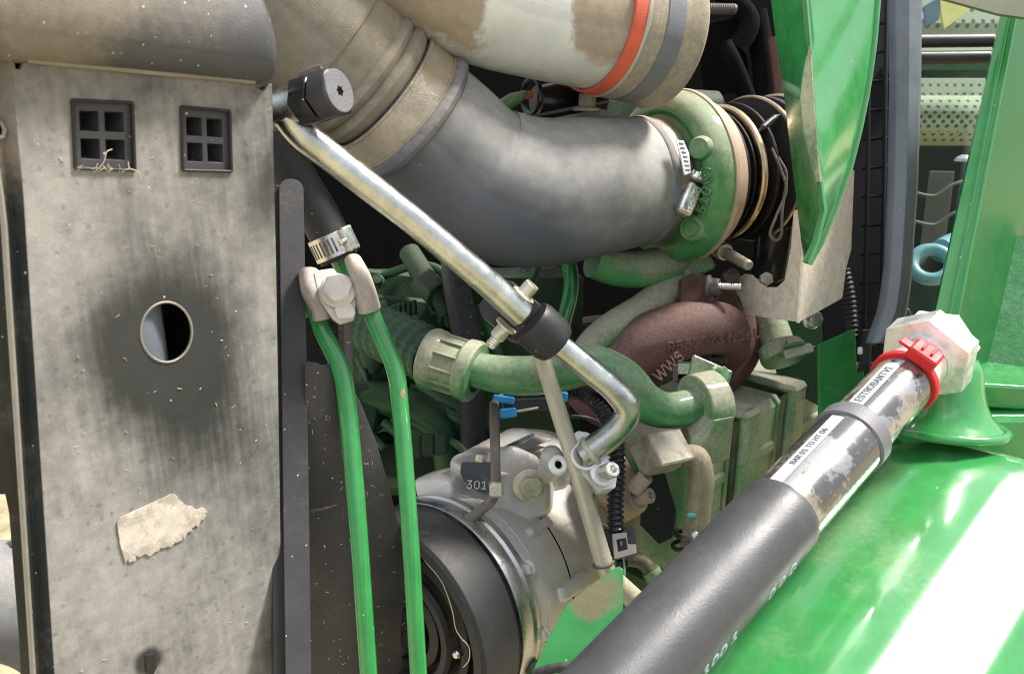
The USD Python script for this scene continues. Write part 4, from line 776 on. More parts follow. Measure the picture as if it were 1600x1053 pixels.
t.add('tube', tube([(800, 484, .505), (850, 521, .507), (958, 606, .515), (986, 640, .52), (962, 676, .525), (912, 712, .53)], [19, 19, 20, 21, 21, 21.5], 32, fil=0.022), ZINC, smooth=60)
t.add('bead', torus(P(924, 704, .529), unit(P(912, 712, .53) - P(962, 676, .525)), R(21.5, .53), 0.0016, 36, 10), ZINCD)
t.flush()
t = Thing('zinc_line', 'long dull zinc tube dropping steeply from the clamp in front of the compressor', 'tube')
t.add('tube', tube([(835, 520, .53), (850, 570, .53), (897, 720, .53), (945, 885, .535), (952, 898, .54), (1010, 955, .56), (1060, 1010, .575)], [13, 13, 13.5, 14.5, 15, 18, 18], 26, fil=0.02), ZINCD, smooth=60)
t.add('retaining_clip', torus(P(943, 880, .535), unit(P(945, 885, .535) - P(897, 720, .53)), R(16, .535), 0.0009, 28, 8), STEELD); t.flush()
t = Thing('tube_clamp', 'black two-part plastic clamp joining the zinc tubes below the elbow', 'clamp')
ta = unit(P(851, 514, .49) - P(760, 430, .475)); pk = (P(810, 480, .498), unit(np.array([-0.05, 0.1, 1.0])))
t.add('upper_half', plate(pk, [(768, 441), (778, 433), (800, 440), (842, 474), (858, 494), (858, 510), (838, 524), (770, 462)], 0.018, r=0.002), BLACKPL)
t.add('lower_half', plate(pk, [(748, 478), (756, 466), (838, 524), (846, 524), (838, 532), (818, 536), (796, 530), (752, 492)], 0.018, off=0.0015, r=0.002), BLACKPL)
t.add('nose', solid_lathe(P(828, 500, .495), ta, [(0, R(36, .495)), (0.004, R(39, .495)), (0.018, R(38, .5)), (0.0225, R(34, .5)), (0.0235, R(20, .5))], 40), BLACKPL, smooth=45)
ba = unit(np.array([0.62, 0.72, 0.25]))
t.add('bolt', bolt(P(817, 462, .49), ba, R(14, .49), 0.009, 1.45), BOLTZ, label='pale hex bolt on top')
t.add('nut', [hexprism(P(789, 512, .492), -ba, R(14, .49), 0.008), solid_lathe(P(792, 508, .492), -ba, [(0, R(19, .49)), (0.0015, R(19, .49))], 28)], BOLTZ)
t.add('threaded_end', threads(P(783, 520, .492), -ba, R(9.5, .49), 0.011, 0.0016), STEEL)
t.flush()

# ---------------------------------------------------------------- air conditioning compressor
AX = unit(np.array([0.613, 0.169, -0.77])); Q0 = P(618, 990, .545); RP = R(181, .545)
at = lambda s, a=0.0, r=0.0: Q0 + AX * s
t = Thing('compressor_pulley', 'black belt pulley and clutch at the front of the compressor', 'pulley')
t.add('rim', lathe(Q0, AX, [(0.004, RP * .86), (0.0005, RP * .88), (0, RP * .965), (0.002, RP), (0.010, RP * 1.0), (0.0345, RP * 1.0), (0.036, RP * .985), (0.036, RP * .8)], 110), PULLEY, smooth=35)
t.add('belt_rib', [torus(at(.005 + .0022 * k), AX, RP * (.865 - .004 * k), .0011, 90, 8) for k in range(5)], RUBBER)
t.add('rim_groove', [torus(at(0.0042), AX, RP * .905, 0.0009, 90, 8), torus(at(0.0352), AX, RP * .99, 0.0009, 90, 8)], PULLEY_IN)
t.add('inner_face', lathe(Q0, AX, [(0.004, RP * .87), (0.016, RP * .84), (0.017, RP * .72), (0.012, RP * .70), (0.010, RP * .64), (0.016, RP * .62), (0.018, RP * .40), (0.010, RP * .38), (0.008, RP * .30), (0.022, RP * .28), (0.022, 0.001)], 90), PULLEY_IN, smooth=35)
t.add('clutch_plate', lathe(Q0, AX, [(0.009, RP * .44), (0.006, RP * .46), (0.006, RP * .52), (0.009, RP * .545)], 80), PULLEY, smooth=35)
_, u_, w_ = basis(AX, UPV)
def pol(px, py, s=0.008): return on((at(s), -AX), px, py)
sp_ = [pol(661, 872), pol(690, 908), pol(706, 950), pol(712, 980), pol(720, 995), pol(733, 1010), pol(733, 1030), pol(724, 1042)]
t.add('spring_edge', sweep(catmull(sp_, 6), 0.0005, 8), STEEL, label='thin bright spring edge')
t.add('rivet', solid_lathe(pol(718, 1019, .010), -AX, [(0, R(7, .55)), (0.003, R(7, .55)), (0.0045, R(4.5, .55))], 20), STEEL)
t.add('hub', solid_lathe(at(0.02), -AX, [(0, RP * .2), (0.012, RP * .19), (0.013, RP * .12)], 40), PULLEY_IN)
t.flush()
t = Thing('ac_compressor', 'dusty cast aluminium air-conditioning compressor in the lower middle', 'compressor')
t.add('front_ring', lathe(Q0, AX, [(0.038, RP * .8), (0.040, RP * .99), (0.042, RP * 1.0), (0.050, RP * 1.0), (0.052, RP * .985), (0.054, RP * 1.005), (0.058, RP * 1.005), (0.060, RP * .99)], 96), mat('machined_aluminium', (0.55, 0.55, 0.55), 0.28, metal=1.0, dust=0.15, cover=0.4, grain=0.3, gs=500), label='bright machined front ring', smooth=35)
t.add('body', solid_lathe(Q0, AX, [(0.060, RP * .955), (0.066, RP * .97), (0.098, RP * .985), (0.0985, RP * .965), (0.0995, RP * .965), (0.100, RP * .985), (0.150, RP * .97), (0.158, RP * .90), (0.165, RP * .6)], 96), ALU, smooth=35)
# cast top deck and mounting lugs, hulls that follow the cylinder
def cyl(s, ang, r): return at(s) + RP * r * (math.cos(ang) * u_ + math.sin(ang) * w_)
sgn = 1 if (w_ @ np.array([1, 0, 0])) > 0 else -1     # angle grows towards the right of the picture
def lug(s0, s1, a0_, a1_, r0_, r1_, top_in=0.0):
    return soft([cyl(s, sgn * a, r0_) for s in (s0, s1) for a in np.linspace(a0_, a1_, 5)] + [cyl(s, sgn * a, r1_) for s in (s0 + 0.003, s1 - 0.003) for a in np.linspace(a0_ + top_in, a1_ - top_in, 5)], 2)
t.add('front_lug', lug(0.058, 0.088, -0.62, -0.02, .8, 1.16, .08), ALU)
t.add('rib', lug(0.066, 0.098, 0.62, 0.74, .9, 1.14, .02), ALU)
t.add('rib', lug(0.072, 0.112, 1.15, 1.33, .9, 1.13, .03), ALU)
t.add('rib', lug(0.062, 0.074, 1.0, 1.2, .9, 1.10, .02), TANALU)
t.add('rear_shoulder', lug(0.102, 0.150, -0.5, 0.9, .8, 1.03, .1), ALU)
deck = [(698, 716, .585), (742, 694, .60), (800, 664, .63), (858, 668, .64), (905, 690, .63), (880, 720, .59), (812, 742, .57), (735, 742, .57)]
t.add('top_deck', soft([P(*q) for q in deck] + [P(x + 5, y + 60, d + .03) for x, y, d in deck]), ALU, smooth=60)
front = [(762, 700, .578), (800, 694, .572), (838, 712, .566), (856, 752, .562), (858, 800, .566), (815, 822, .566), (770, 800, .566), (755, 750, .572)]
t.add('bolt_boss', soft([P(*q) for q in front] + [P(x + 12, y + 4, d + .045) for x, y, d in front]), ALU)
for k_, an in enumerate((0.92, 1.52, 2.1)):
    t.add('through_bolt', [lug(0.062, 0.070, an - .10, an + .10, .8, 1.05, .03)] + bolt(cyl(0.062, sgn * an, 1.0), -AX, RP * .055, 0.004, 1.25), ALU)
t.add('cast_pad', lug(0.078, 0.092, 1.62, 1.78, .9, 1.012, .01), ALU)
t.add('screw', solid_lathe(cyl(0.094, sgn * 1.9, .97), (cyl(0.094, sgn * 1.9, 1.2) - cyl(0.094, sgn * 1.9, .9)), [(0, .0035), (.003, .0035), (.004, .002)], 16), ALUW)
t.add('seam', ring(at(0.070), AX, RP * .95, RP * .028, 0.0015, 90), ALU)
t.add('split_line', sweep(np.array([cyl(0.099, sgn * a, .975) for a in np.linspace(0.3, 2.3, 40)]), 0.0009, 6), DARK)
lab = plane3((790, 712, .5905), (845, 690, .605), (820, 713, .589)); lo = -0.0
dk = (P(815, 703, .592), unit(np.cross(P(858, 668, .64) - P(735, 742, .57), P(800, 664, .63) - P(735, 742, .57))))
dk = (dk[0], dk[1] if dk[1][1] > 0 else -dk[1])
pld = plane3((742, 694, .60), (800, 664, .63), (812, 742, .57))
t.add('name_plate', plate(pld, [(783, 706), (826, 686), (861, 693), (812, 712)], 0.0008, off=0.004), mat('name_plate_metal', (0.42, 0.41, 0.39), 0.5, metal=0.4, dust=0.3, cover=0.5), label='small illegible metal name plate')
npx = unit(on(pld, 826, 688) - on(pld, 783, 706)); nn = pld[1]
t.add('plate_print', [rbox(on(pld, 795 + 5.2 * k, 704 - 2.5 * k, .0045), npx * 0.0012, np.cross(nn, npx) * 0.0016, nn * 0.0002, 0.0001) for k in range(8)], BLACKTXT)
bb = unit(np.array([0.18, -0.12, 1.0]))
t.add('bolt', bolt(P(827, 757, .5635), bb, R(19, .56), 0.009, 1.4, rot=0.5), BOLTZ, label='large yellow zinc hex bolt')
pv = P(868, 722, .545); t.add('port_boss', [hull([q for c_ in (P(855, 738, .565), P(862, 712, .55)) for q in trimesh.creation.icosphere(2, R(17, .55)).vertices + c_] + list(trimesh.creation.icosphere(2, R(14, .55)).vertices + P(874, 728, .55)))], ALU)
pa = unit(np.array([0.35, 0.30, 0.9])); t.add('threaded_port', [torus(P(872, 726, .528), pa, R(11, .53), 0.0022, 28, 10)], ALUW)
t.add('port_hole', solid_lathe(P(872, 726, .529), pa, [(0, R(10, .53)), (0.0012, R(9, .53))], 24), DARK)
t.flush()
t = Thing('compressor_bracket', 'dark bracket plate stamped 301 with a small screw on the compressor', 'bracket')
pb3 = (P(745, 750, .562), unit(np.array([-0.12, 0.05, 1.0])))
br = [(721, 722), (770, 722), (772, 770), (752, 770), (735, 762), (724, 750), (719, 738)]
t.add('plate', plate(pb3, br, 0.002, r=0.001), PLATE301)
t.add('screw', solid_lathe(P(752, 718, .566), unit(np.array([0, 1, 0.35])), [(0, R(10, .56)), (0.003, R(9, .56)), (0.005, R(6, .56))], 24), BOLTZ)
t.add('stamped_number', flat_text('301', R(13, .56), on(pb3, 745, 757, .0003), np.array([1, -0.06, 0]), np.array([0.06, 1, 0]), 0.0006), WHITE, label='stamped number 301')
t.flush()
t = Thing('wire_sleeve', 'grey braided wire sleeve held by a pale clip, bending to the compressor front', 'cable')
t.add('sleeve', tube([(772, 630, .575), (773, 660, .56), (774, 720, .548), (775, 760, .545), (770, 782, .546), (742, 804, .55), (730, 812, .552)], [7.5, 8, 8, 8, 8, 8, 8], 18, fil=0.012), WIRE, smooth=60)
t.add('clip', rbox(P(776, 764, .541), np.array([R(11, .54), 0, 0]), np.array([0, R(12, .54), 0]), np.array([0, 0, 0.005]), 0.0015), BOLTZ, label='pale metal clip')
t.add('thin_wire', tube([(770, 634, .575), (776, 622, .58), (786, 616, .585)], 2.5, 8), GRP_MID); t.flush()
t = Thing('blue_connector', 'electrical connector with bright blue locks below the S-shaped pipe', 'connector')
t.add('housing', viewbox(830, 632, .59, 90, 20, 0.014, rot=3), BLACKPL)
t.add('lock', viewbox(787, 624, .58, 34, 12, 0.010, rot=-8), BLUE, label='upper blue lock'); t.add('lock', viewbox(794, 645, .578, 26, 15, 0.010, rot=6), BLUE, label='lower blue lock')
t.add('lock', viewbox(880, 620, .585, 14, 16, 0.010, rot=-10), BLUE, label='right blue lock'); t.add('strip', viewbox(824, 640, .58, 36, 4, 0.004, rot=10), ZINCD)
t.add('lead', tube([(870, 650, .60), (915, 652, .60), (945, 665, .61)], 3, 8), BLACKPL); t.flush()

# fitting block on the compressor port
t = Thing('port_fitting', 'white aluminium fitting block bolted on the compressor under the bent zinc tube', 'fitting')
pfn = (P(922, 735, .527), unit(np.array([0.22, 0.42, 0.88])))
t.add('block', plate(pfn, [(888, 684), (903, 673), (920, 676), (942, 706), (952, 720), (964, 742), (962, 762), (942, 765), (912, 742), (892, 714)], 0.014, r=0.002), ALUW)
t.add('seat', [torus(P(914, 712, .5255), pfn[1], R(21, .527), 0.0011, 32, 10)], ALUW)
t.add('washer', solid_lathe(P(941, 740, .5245), pfn[1], [(0, R(20, .525)), (0.0015, R(20, .525)), (0.0018, R(16, .525))], 32), ALUW)
t.add('bolt', [solid_lathe(P(941, 740, .5235), unit(np.array([0.45, 0.35, 0.8])), [(0, R(13, .52)), (0.012, R(13, .52)), (0.0128, R(11, .52)), (0.0128, R(6, .52)), (0.009, R(5, .52))], 28)], STEEL, label='socket head bolt')
t.flush()
t = Thing('corrugated_conduit', 'black corrugated wire conduit hanging beside the bent zinc tube', 'conduit')
t.add('upper_run', corrugated([(880, 606, .60), (912, 612, .59), (938, 634, .57), (955, 664, .555)], [14, 14, 14, 13], 0.0036), BLACKGL, smooth=60)
t.add('lower_run', corrugated([(950, 650, .56), (962, 690, .553), (964, 740, .55), (961, 790, .548), (962, 832, .548)], 12.5, 0.0036), BLACKGL, smooth=60)
t.flush()
t = Thing('conduit_connector', 'grey and black plug connector at the lower end of the corrugated conduit', 'connector')
zc_ = viewbox
t.add('shell', viewbox(966, 846, .552, 56, 42, 0.016, rot=5), BLACKPL)
pcx = (P(970, 850, .536), -unit(P(970, 850, 1)) + np.array([0.05, 0, 0]))
t.add('latch_frame', plate(pcx, [(956, 834), (979, 831), (981, 850), (994, 850), (995, 864), (960, 874)], 0.004, holes=[[(963, 843), (978, 840), (981, 858), (966, 862)]], r=0.0007), mat('grey_plastic', (0.24, 0.22, 0.215), 0.5, dust=0.2, cover=0.4))
t.add('tongue', viewbox(971, 848, .539, 5, 10, 0.002, rot=5), mat('grey_plastic', (0.2, 0.2, 0.2)))
t.add('tail', viewbox(972, 880, .55, 18, 12, 0.008), BLACKPL); t.add('wire', tube([(974, 868, .545), (976, 890, .545), (975, 905, .55)], 1.6, 8), mat('pale_green_wire', (0.3, 0.55, 0.4), 0.4)); t.flush()

# ---------------------------------------------------------------- hex block fitting with its bent pipe
t = Thing('block_fitting', 'large pitted square block fitting with a bent dusty pipe right of the conduit', 'fitting')
v0 = P(1035, 728, .528)
t.add('block', cornerbox(v0, P(1011, 677, .545), P(1088, 716, .55), P(1003, 747, .56), 0.0016), HEXF)
t.add('pipe', tube([(1066, 712, .56), (1090, 712, .56), (1098, 745, .56), (1086, 830, .565), (1075, 930, .575)], [17, 19, 19, 20, 21], 28, fil=0.02), mat('dusty_olive_pipe', (0.17, 0.155, 0.10), 0.5, dust=0.4, ds=40, soft=0.15, cover=0.8, dcol=(0.36, 0.29, 0.2), grain=0.5), smooth=60)
t.add('paint_dab', hull([P(1080 + 7 * math.cos(a), 805 + 3.2 * math.sin(a), .5625 - R(20, .56)) + np.array([0, 0, dz]) for a in np.linspace(0, 6.2, 12) for dz in (0.0012, -0.001)]), mat('teal_dab', (0.03, 0.3, 0.25), 0.5), label='teal paint dab')
t.add('stem', tube([(1010, 742, .56), (990, 765, .565)], 13, 18), TANALU); t.flush()
t = Thing('rear_port_block', 'tan dust covered port block with a socket bolt behind the conduit', 'fitting')
t.add('block', soft([P(*q) for q in [(928, 700, .59), (972, 702, .58), (1000, 772, .575), (1016, 782, .575), (1010, 798, .58), (985, 806, .575), (940, 782, .575), (925, 740, .58)]] + [P(x - 4, y + 10, d + .03) for x, y, d in [(928, 700, .59), (972, 702, .58), (1000, 772, .575), (1016, 782, .575), (985, 806, .575), (940, 782, .575)]]), TANALU)
t.add('base', soft([P(*q) for q in [(930, 760, .60), (1005, 800, .60), (960, 826, .59), (925, 815, .59)]] + [P(x, y, d + .04) for x, y, d in [(930, 760, .60), (1005, 800, .60), (960, 826, .59), (925, 815, .59)]]), TANALU)
t.add('bolt', solid_lathe(P(994, 778, .572), unit(np.array([0.62, 0.28, 0.72])), [(0, R(17, .57)), (0.002, R(17, .57)), (0.0021, R(12, .57)), (0.013, R(12, .57)), (0.0135, R(10, .57)), (0.0135, R(5, .57)), (0.010, R(5, .57))], 28), TANALU)
t.flush()
solo('dark_mount_bracket', hull([P(*q) for q in [(1005, 740, .62), (1065, 735, .62), (1050, 840, .62), (1030, 850, .62), (1000, 820, .62)]] + [P(*q) for q in [(1005, 740, .66), (1065, 735, .66), (1050, 840, .66), (1000, 820, .66)]]), BLACKPL, 'black mount bracket between the tan port block and the bent pipe', 'bracket')
t = Thing('pipe_tie', 'black cable tie with a shiny buckle round the foot of the bent pipe', 'cable tie')
t.add('strap', [torus(P(1076, 838, .565), unit(np.array([0.25, 1, 0.1])), R(23, .565), 0.0018, 28, 8), torus(P(1074, 850, .565), unit(np.array([-0.2, 1, 0.1])), R(23, .565), 0.0016, 28, 8)], BLACKGL); t.add('buckle', viewbox(1088, 841, .545, 11, 22, 0.004, rot=20), STEEL); t.flush()
t = Thing('lower_green_hose', 'short dark hose with a green ferrule low behind the blade', 'hose')
t.add('hose', tube([(960, 872, .60), (1000, 876, .60), (1022, 900, .60)], 12, 18), mat('olive_hose', (0.07, 0.065, 0.04), 0.5, dust=0.3, cover=0.5)); t.add('ferrule', tube([(1016, 890, .60), (1034, 920, .60)], [15, 16], 18), GRP_MID); t.flush()

# ---------------------------------------------------------------- oil cooler box with straps
t = Thing('oil_cooler', 'dusty green ribbed oil cooler housing with two raised straps right of the S-shaped pipe', 'oil cooler')
V0, VL = P(1096, 690, .60), P(1291, 580, .74); LD = VL - V0; LL = np.linalg.norm(LD); LU = LD / LL
DN = unit(-UPV - (-UPV @ LU) * LU); BKV = unit(np.cross(LU, DN)); BKV = BKV if BKV[2] < 0 else -BKV
def obox(u0, u1, top, bot, out, back, b=0.003):
    top, bot, out, back = (z * 1.12 for z in (top, bot, out, back))
    c = V0 + LD * (u0 + u1) / 2 + DN * (bot + top) / 2 + BKV * (back - out) / 2; return rbox(c, LU * LL * (u1 - u0) / 2, DN * (bot - top) / 2, BKV * (back + out) / 2, b)
for k, (a, b) in enumerate([(-0.04, .20), (.37, .58), (.77, 1.0)]):
    s = t.add('section', obox(a, b, 0, .105, 0, .06, .006), GRP_COOL)
    t.add('section_rim', obox(b - .02, b + .004, -.001, .106, .001, .061, .005), GRP_COOL, parent=s)
    for z in (.032, .062, .090): t.add('rib', obox(a + .01, b - .024, z, z + .009, .0022, .02, .002), GRP_COOL, parent=s)
for a, b in [(.235, .345), (.61, .725)]:
    t.add('strap', [obox(a, b, -.008, .110, .009, .0, .004), obox(a, b, -.008, -.001, .009, .067, .003)], GRP_COOL, label='raised strap over top and front')
t.add('core', obox(.0, .98, .004, .10, -.006, .05, .001), GRP_DEEP_SHADED)
t.add('lower_rail', obox(-.05, 1.0, .112, .135, -.004, .05, .003), GRP_DEEP_SHADED)
for u in (.08, .5, .92): t.add('plug', solid_lathe(V0 + LD * u + DN * .137 - BKV * -.003, -BKV, [(0, .011), (.006, .011), (.0075, .008), (.005, .007)], 28), GRP_DEEP_SHADED)
t.add('corner_bolt', bolt(P(1290, 572, .735), -BKV, .0035, .004), GRP_DUST)
t.flush()
t = Thing('thermostat_pipe', 'tan green riser pipe with a bolted flange standing on the oil cooler', 'pipe')
t.add('pipe', tube([(1196, 490, .70), (1212, 530, .69), (1222, 560, .68)], [27, 26, 26], 28), GRP_DUST, smooth=60)
pa_ = unit(P(1196, 490, .70) - P(1222, 560, .68))
t.add('flange', [solid_lathe(P(1226, 562, .665), pa_, [(0, R(34, .665)), (.003, R(36, .665)), (.012, R(35, .665)), (.013, R(32, .665))], 36), rbox(P(1240, 548, .655) , np.array([R(22, .655), 0.003, 0]), pa_ * .004, np.array([0, 0, .012]), .001)], GRP_DUST)
t.add('bolt', bolt(P(1241, 540, .645), pa_, R(11, .645), .006, 1.5), GRP_DUST)
t.add('tab', rbox(P(1262, 543, .65), np.array([R(10, .65), .001, 0]), pa_ * .0006, np.array([0, 0, .003]), .0002), GRP_DUST); t.flush()
t = Thing('plug_bolt', 'green hex plug on a small tan plate left of the oil cooler top', 'bolt')
ha2 = unit(np.array([0.65, 0.1, 0.75])); t.add('plate', rbox(P(1108, 586, .60), np.array([.014, -.006, 0]), np.array([.002, .009, .002]), np.array([0, 0, .003]), .001), GRP_DUST); t.add('head', bolt(P(1120, 585, .592), ha2, R(13, .59), .007, 1.1), GRP_MID); t.flush()

# ---------------------------------------------------------------- tan heat shield and what hangs in its cut-out
t = Thing('heat_shield', 'tan dusty folded sheet metal heat shield with a rounded cut-out below the pointed hood edge', 'heat shield')
F0, F1 = P(1258, 330, .585), P(1247, 504, .60); up_ = F0 - F1
plR = (F1, unit(np.cross(P(1322, 467, .655) - F1, up_))); plR = (plR[0], plR[1] if plR[1] @ F1 < 0 else -plR[1])
plL = (F1, unit(np.cross(P(1150, 478, .68) - F1, up_))); plL = (plL[0], plL[1] if plL[1] @ F1 < 0 else -plL[1])
t.add('right_face', plate(plR, [(1262, 260), (1335, 266), (1330, 390), (1322, 420), (1316, 466), (1298, 476), (1247, 504)], .0016, r=.0004), TAN)
t.add('left_face', plate(plL, [(1262, 320), (1247, 503), (1165, 492), (1158, 470), (1146, 448), (1150, 436), (1164, 428), (1174, 430), (1182, 440), (1196, 449), (1214, 449), (1226, 438), (1236, 385), (1240, 330)], .0016, r=.0004), TAN, label='shaded left face with a rounded cut-out')
t.add('fold', sweep(np.array([F0, F1]), .0014, 12), TAN); t.flush()
t = Thing('solenoid', 'glossy black solenoid with a hex stud seen in the cut-out of the tan heat shield', 'solenoid')
t.add('body', solid_lathe(P(1203, 436, .70), UPV, [(0, R(24, .7)), (.004, R(28, .7)), (.045, R(29, .7)), (.05, R(22, .7)), (.09, R(20, .7))], 36), BLACKGL, smooth=40)
t.add('stud', hexprism(P(1196, 437, .66), unit(np.array([0, .2, 1])), R(11, .66), .004), BOLTZ); t.add('nut', hexprism(P(1180, 442, .67), unit(np.array([0, .2, 1])), R(6, .67), .004), ALU); t.flush()
t = Thing('oil_feed_union', 'brass grey union with a tapered spigot below the turbine', 'fitting')
ua = unit(P(1174, 417, .615) - P(1122, 388, .66)); t.add('union', solid_lathe(P(1118, 386, .663), ua, [(0, R(14, .66)), (.006, R(14, .66)), (.007, R(11, .66)), (.012, R(11, .66)), (.0125, R(14, .66)), (.016, R(13, .66))], 24), BOLTZ)
t.add('spigot', solid_lathe(P(1134, 395, .65), ua, [(0, R(9.5, .65)), (.034, R(8, .65)), (.035, R(6, .65))], 24), mat('grey_tan_metal', (0.3, 0.27, 0.21), 0.4, metal=.6, dust=.3)); t.flush()
solo('round_stud', solid_lathe(P(1138, 435, .66), unit(np.array([.3, .1, 1])), [(0, R(14, .66)), (.006, R(14, .66)), (.008, R(11, .66)), (.006, R(8, .66))], 28), STEELD, 'round dark stud left of the tan heat shield', 'stud')

# ---------------------------------------------------------------- pointed green hood edge
yy = [-60, 0, 30, 60, 90, 120, 150, 200, 260, 330, 380, 412]
Lx = np.interp(yy, [-60, 0, 60, 150, 260, 412], [1196, 1204, 1212, 1225, 1238, 1256])
E1 = np.interp(yy, [-60, 0, 68, 110, 153, 200, 262, 330, 412], [1256, 1257, 1263, 1255, 1249, 1254, 1268, 1283, 1259])
E2 = np.interp(yy, [-60, 0, 68, 110, 153, 200, 262, 330, 380, 412], [1258, 1259, 1265, 1269, 1272, 1276, 1281, 1288, 1276, 1261])
Rx = np.interp(yy, [-60, 0, 60, 110, 150, 200, 260, 330, 380, 412], [1371, 1371, 1366, 1360, 1353, 1343, 1328, 1303, 1282, 1264])
cols = [[P(l, y, .545), P((l + a) / 2, y, .512), P(a, y, .481), P((a + b) / 2, y, .4785), P(b, y, .476)] + [P(b + (r_ - b) * s, y, .476 + .055 * s - .003 * math.sin(math.pi * s)) for s in np.linspace(.12, 1, 8)] for y, l, a, b, r_ in zip(yy, Lx, E1, E2, Rx)]
gridR = cols
t = Thing('hood_side_panel', 'glossy green hood side panel tapering down to a point at the upper right', 'hood')
t.add('sheet', shell(cols, .003), GRP_CLEAN, smooth=22)
yl = np.linspace(72, 285, 14); la = np.interp(yl, [68, 110, 153, 200, 262, 300], [1264, 1256, 1250, 1255, 1269, 1280]); lb_ = np.interp(yl, [68, 110, 153, 200, 262, 300], [1265, 1268, 1271, 1275, 1279, 1282])
t.add('crease', shell([[P(a, y, .4795), P((a + b) / 2, y, .4772), P(b, y, .4752)] for y, a, b in zip(yl, la, lb_)], .001), mat('crease_reflection', (.10, .17, .07), .5, dust=.6, up=0, dcol=(.36, .36, .24), grain=.5), label='crease between the two faces with a painted tan reflection')  # tan colour paints in a reflection along the crease
t.add('right_edge', sweep(np.array([g_[-1] for g_ in gridR]), .0022, 10), GRP_CLEAN); t.flush()

# ---------------------------------------------------------------- black grid and slate pillar
t = Thing('grid_panel', 'black plastic ribbed grid panel between the green hood point and the grey pillar', 'panel')
pgd = facing((1365, 250, .74), np.array([-0.25, 0.1, 1]))
t.add('back', plate(pgd, [(1300, -60), (1410, -60), (1405, 560), (1290, 560)], .003, off=-.018), BLACKGRID)
for xa in (1358, 1384): t.add('upright', sweep(np.array([on(pgd, xa + 2, -60), on(pgd, xa - 2, 250), on(pgd, xa - 8, 540)]), .0018, 6), BLACKGRID)
for k in range(13):
    y = -10 + 45 * k; t.add('rib', sweep(np.array([on(pgd, 1352 - k * .8, y + 3, -.001), on(pgd, 1390 - k * .5, y, -.001)]), .0015, 6), BLACKGRID)
t.flush()
solo('corrugated_conduit', corrugated([(1318, 420, .72), (1326, 460, .72), (1330, 500, .72), (1331, 530, .72)], 9.5, .004), BLACKPL, 'thin black corrugated conduit right of the tan heat shield', 'conduit', smooth=60)
rows = []
for y in np.linspace(-60, 536, 26):
    xl = np.interp(y, [-60, 0, 150, 300, 420, 480, 536], [1388, 1388, 1389, 1386, 1380, 1372, 1352]); xr = np.interp(y, [-60, 0, 150, 300, 440, 500, 536], [1442, 1441, 1439, 1434, 1424, 1416, 1384])
    rows.append([P(xl, y, .635), P(xl + 3, y, .618), P(xl + 11, y, .609), P(xl + 15, y, .6085), P((xl + xr) / 2 + 6, y, .606), P(xr - 3, y, .612), P(xr, y, .622), P(xr - 1, y, .65)])
solo('cab_pillar', shell(rows, .004), SLATE, 'smooth slate grey plastic cab pillar ending above the red clip', 'pillar', smooth=40)

# ---------------------------------------------------------------- cab seen through its window
t = Thing('cab_window', 'tinted cab window pane behind the grey pillar', 'window')
pw = facing((1500, 250, .80), np.array([-.1, .1, 1])); t.add('pane', plate(pw, [(1395, -120), (1700, -120), (1700, 560), (1395, 560)], .004), GLASS)
t.flush()
t = Thing('operator_seat', 'pale green dotted cloth operator seat inside the cab', 'seat')
t.add('cushion', rbox(P(1500, 190, 1.25), np.array([.16, 0, 0]), np.array([0, .034, .01]), np.array([0, -.01, .05]), .025), UsdSeat, smooth=70)
t.add('backrest', rbox(P(1500, 110, 1.42), np.array([.2, 0, 0]), np.array([0, .13, -.03]), np.array([0, .01, .05]), .03), UsdSeat, smooth=70); t.flush()
t = Thing('side_cushion', 'pale dotted cloth with a yellow stripe behind the upper grab bar', 'cushion')
t.add('cloth', rbox(P(1530, 5, 1.15), np.array([.11, 0, 0]), np.array([0, .05, -.01]), np.array([0, 0, .02]), .012), UsdSeat); psx = facing((1490, 20, 1.09), np.array([0, .1, 1]))
t.add('yellow_stripe', plate(psx, [(1468, -20), (1500, -20), (1512, 18), (1476, 46), (1470, 20)], .003), mat('yellow_cloth', (.55, .47, .15), .7)); t.add('blue_patch', plate(psx, [(1444, 10), (1468, -4), (1468, 30), (1446, 42)], .003), mat('navy_cloth', (.03, .07, .13), .7)); t.flush()
for y, lb in ((64, 'upper of two dark grab bars across the cab window'), (90, 'lower of two dark grab bars across the cab window')):
    solo('grab_bar', sweep(np.array([P(1420, y + 1, .70), P(1520, y, .70), P(1640, y - 2, .70)]), R(10, .70), 24), mat('dark_bar', (.06, .052, .058), .45, dust=.15, cover=.3, specks=.03), lb, 'bar', smooth=60)
solo('window_sill', rbox(P(1500, 109, .76), np.array([.07, 0, 0]), np.array([0, .005, 0]), np.array([0, 0, .01]), .001), GRP_DEEP_SHADED, 'dark green rail just under the lower grab bar', 'rail')
t = Thing('cab_console', 'dark cab console with pale cable loops under the seat', 'console')
t.add('back', rbox(P(1480, 330, 1.35), np.array([.2, 0, 0]), np.array([0, .14, 0]), np.array([0, 0, .02]), .01), BLACKGRID)
t.add('post', viewbox(1462, 345, 1.1, 34, 150, .03, rot=-3), mat('brown_post', (.10, .085, .075), .5)); 
for y in (300, 345): t.add('cable', tube([(1425, y, 1.05), (1460, y + 6, 1.05), (1490, y - 12, 1.05), (1530, y - 22, 1.05)], 2.6, 8), mat('grey_cable', (.07, .07, .075), .4))
t.add('lamp_cap', solid_lathe(P(1506, 252, 1.1), np.array([0, 1, .3]), [(0, R(14, 1.1)), (.004, R(12, 1.1)), (.008, R(5, 1.1))], 24), mat('pale_grey', (.35, .37, .4), .3)); t.add('lower_box', viewbox(1450, 480, 1.2, 160, 110, .1), mat('dark_green_grey', (.02, .035, .03), .5)); t.flush()
t = Thing('cup_holder', 'pale blue plastic ring shaped holder low in the cab window', 'holder')
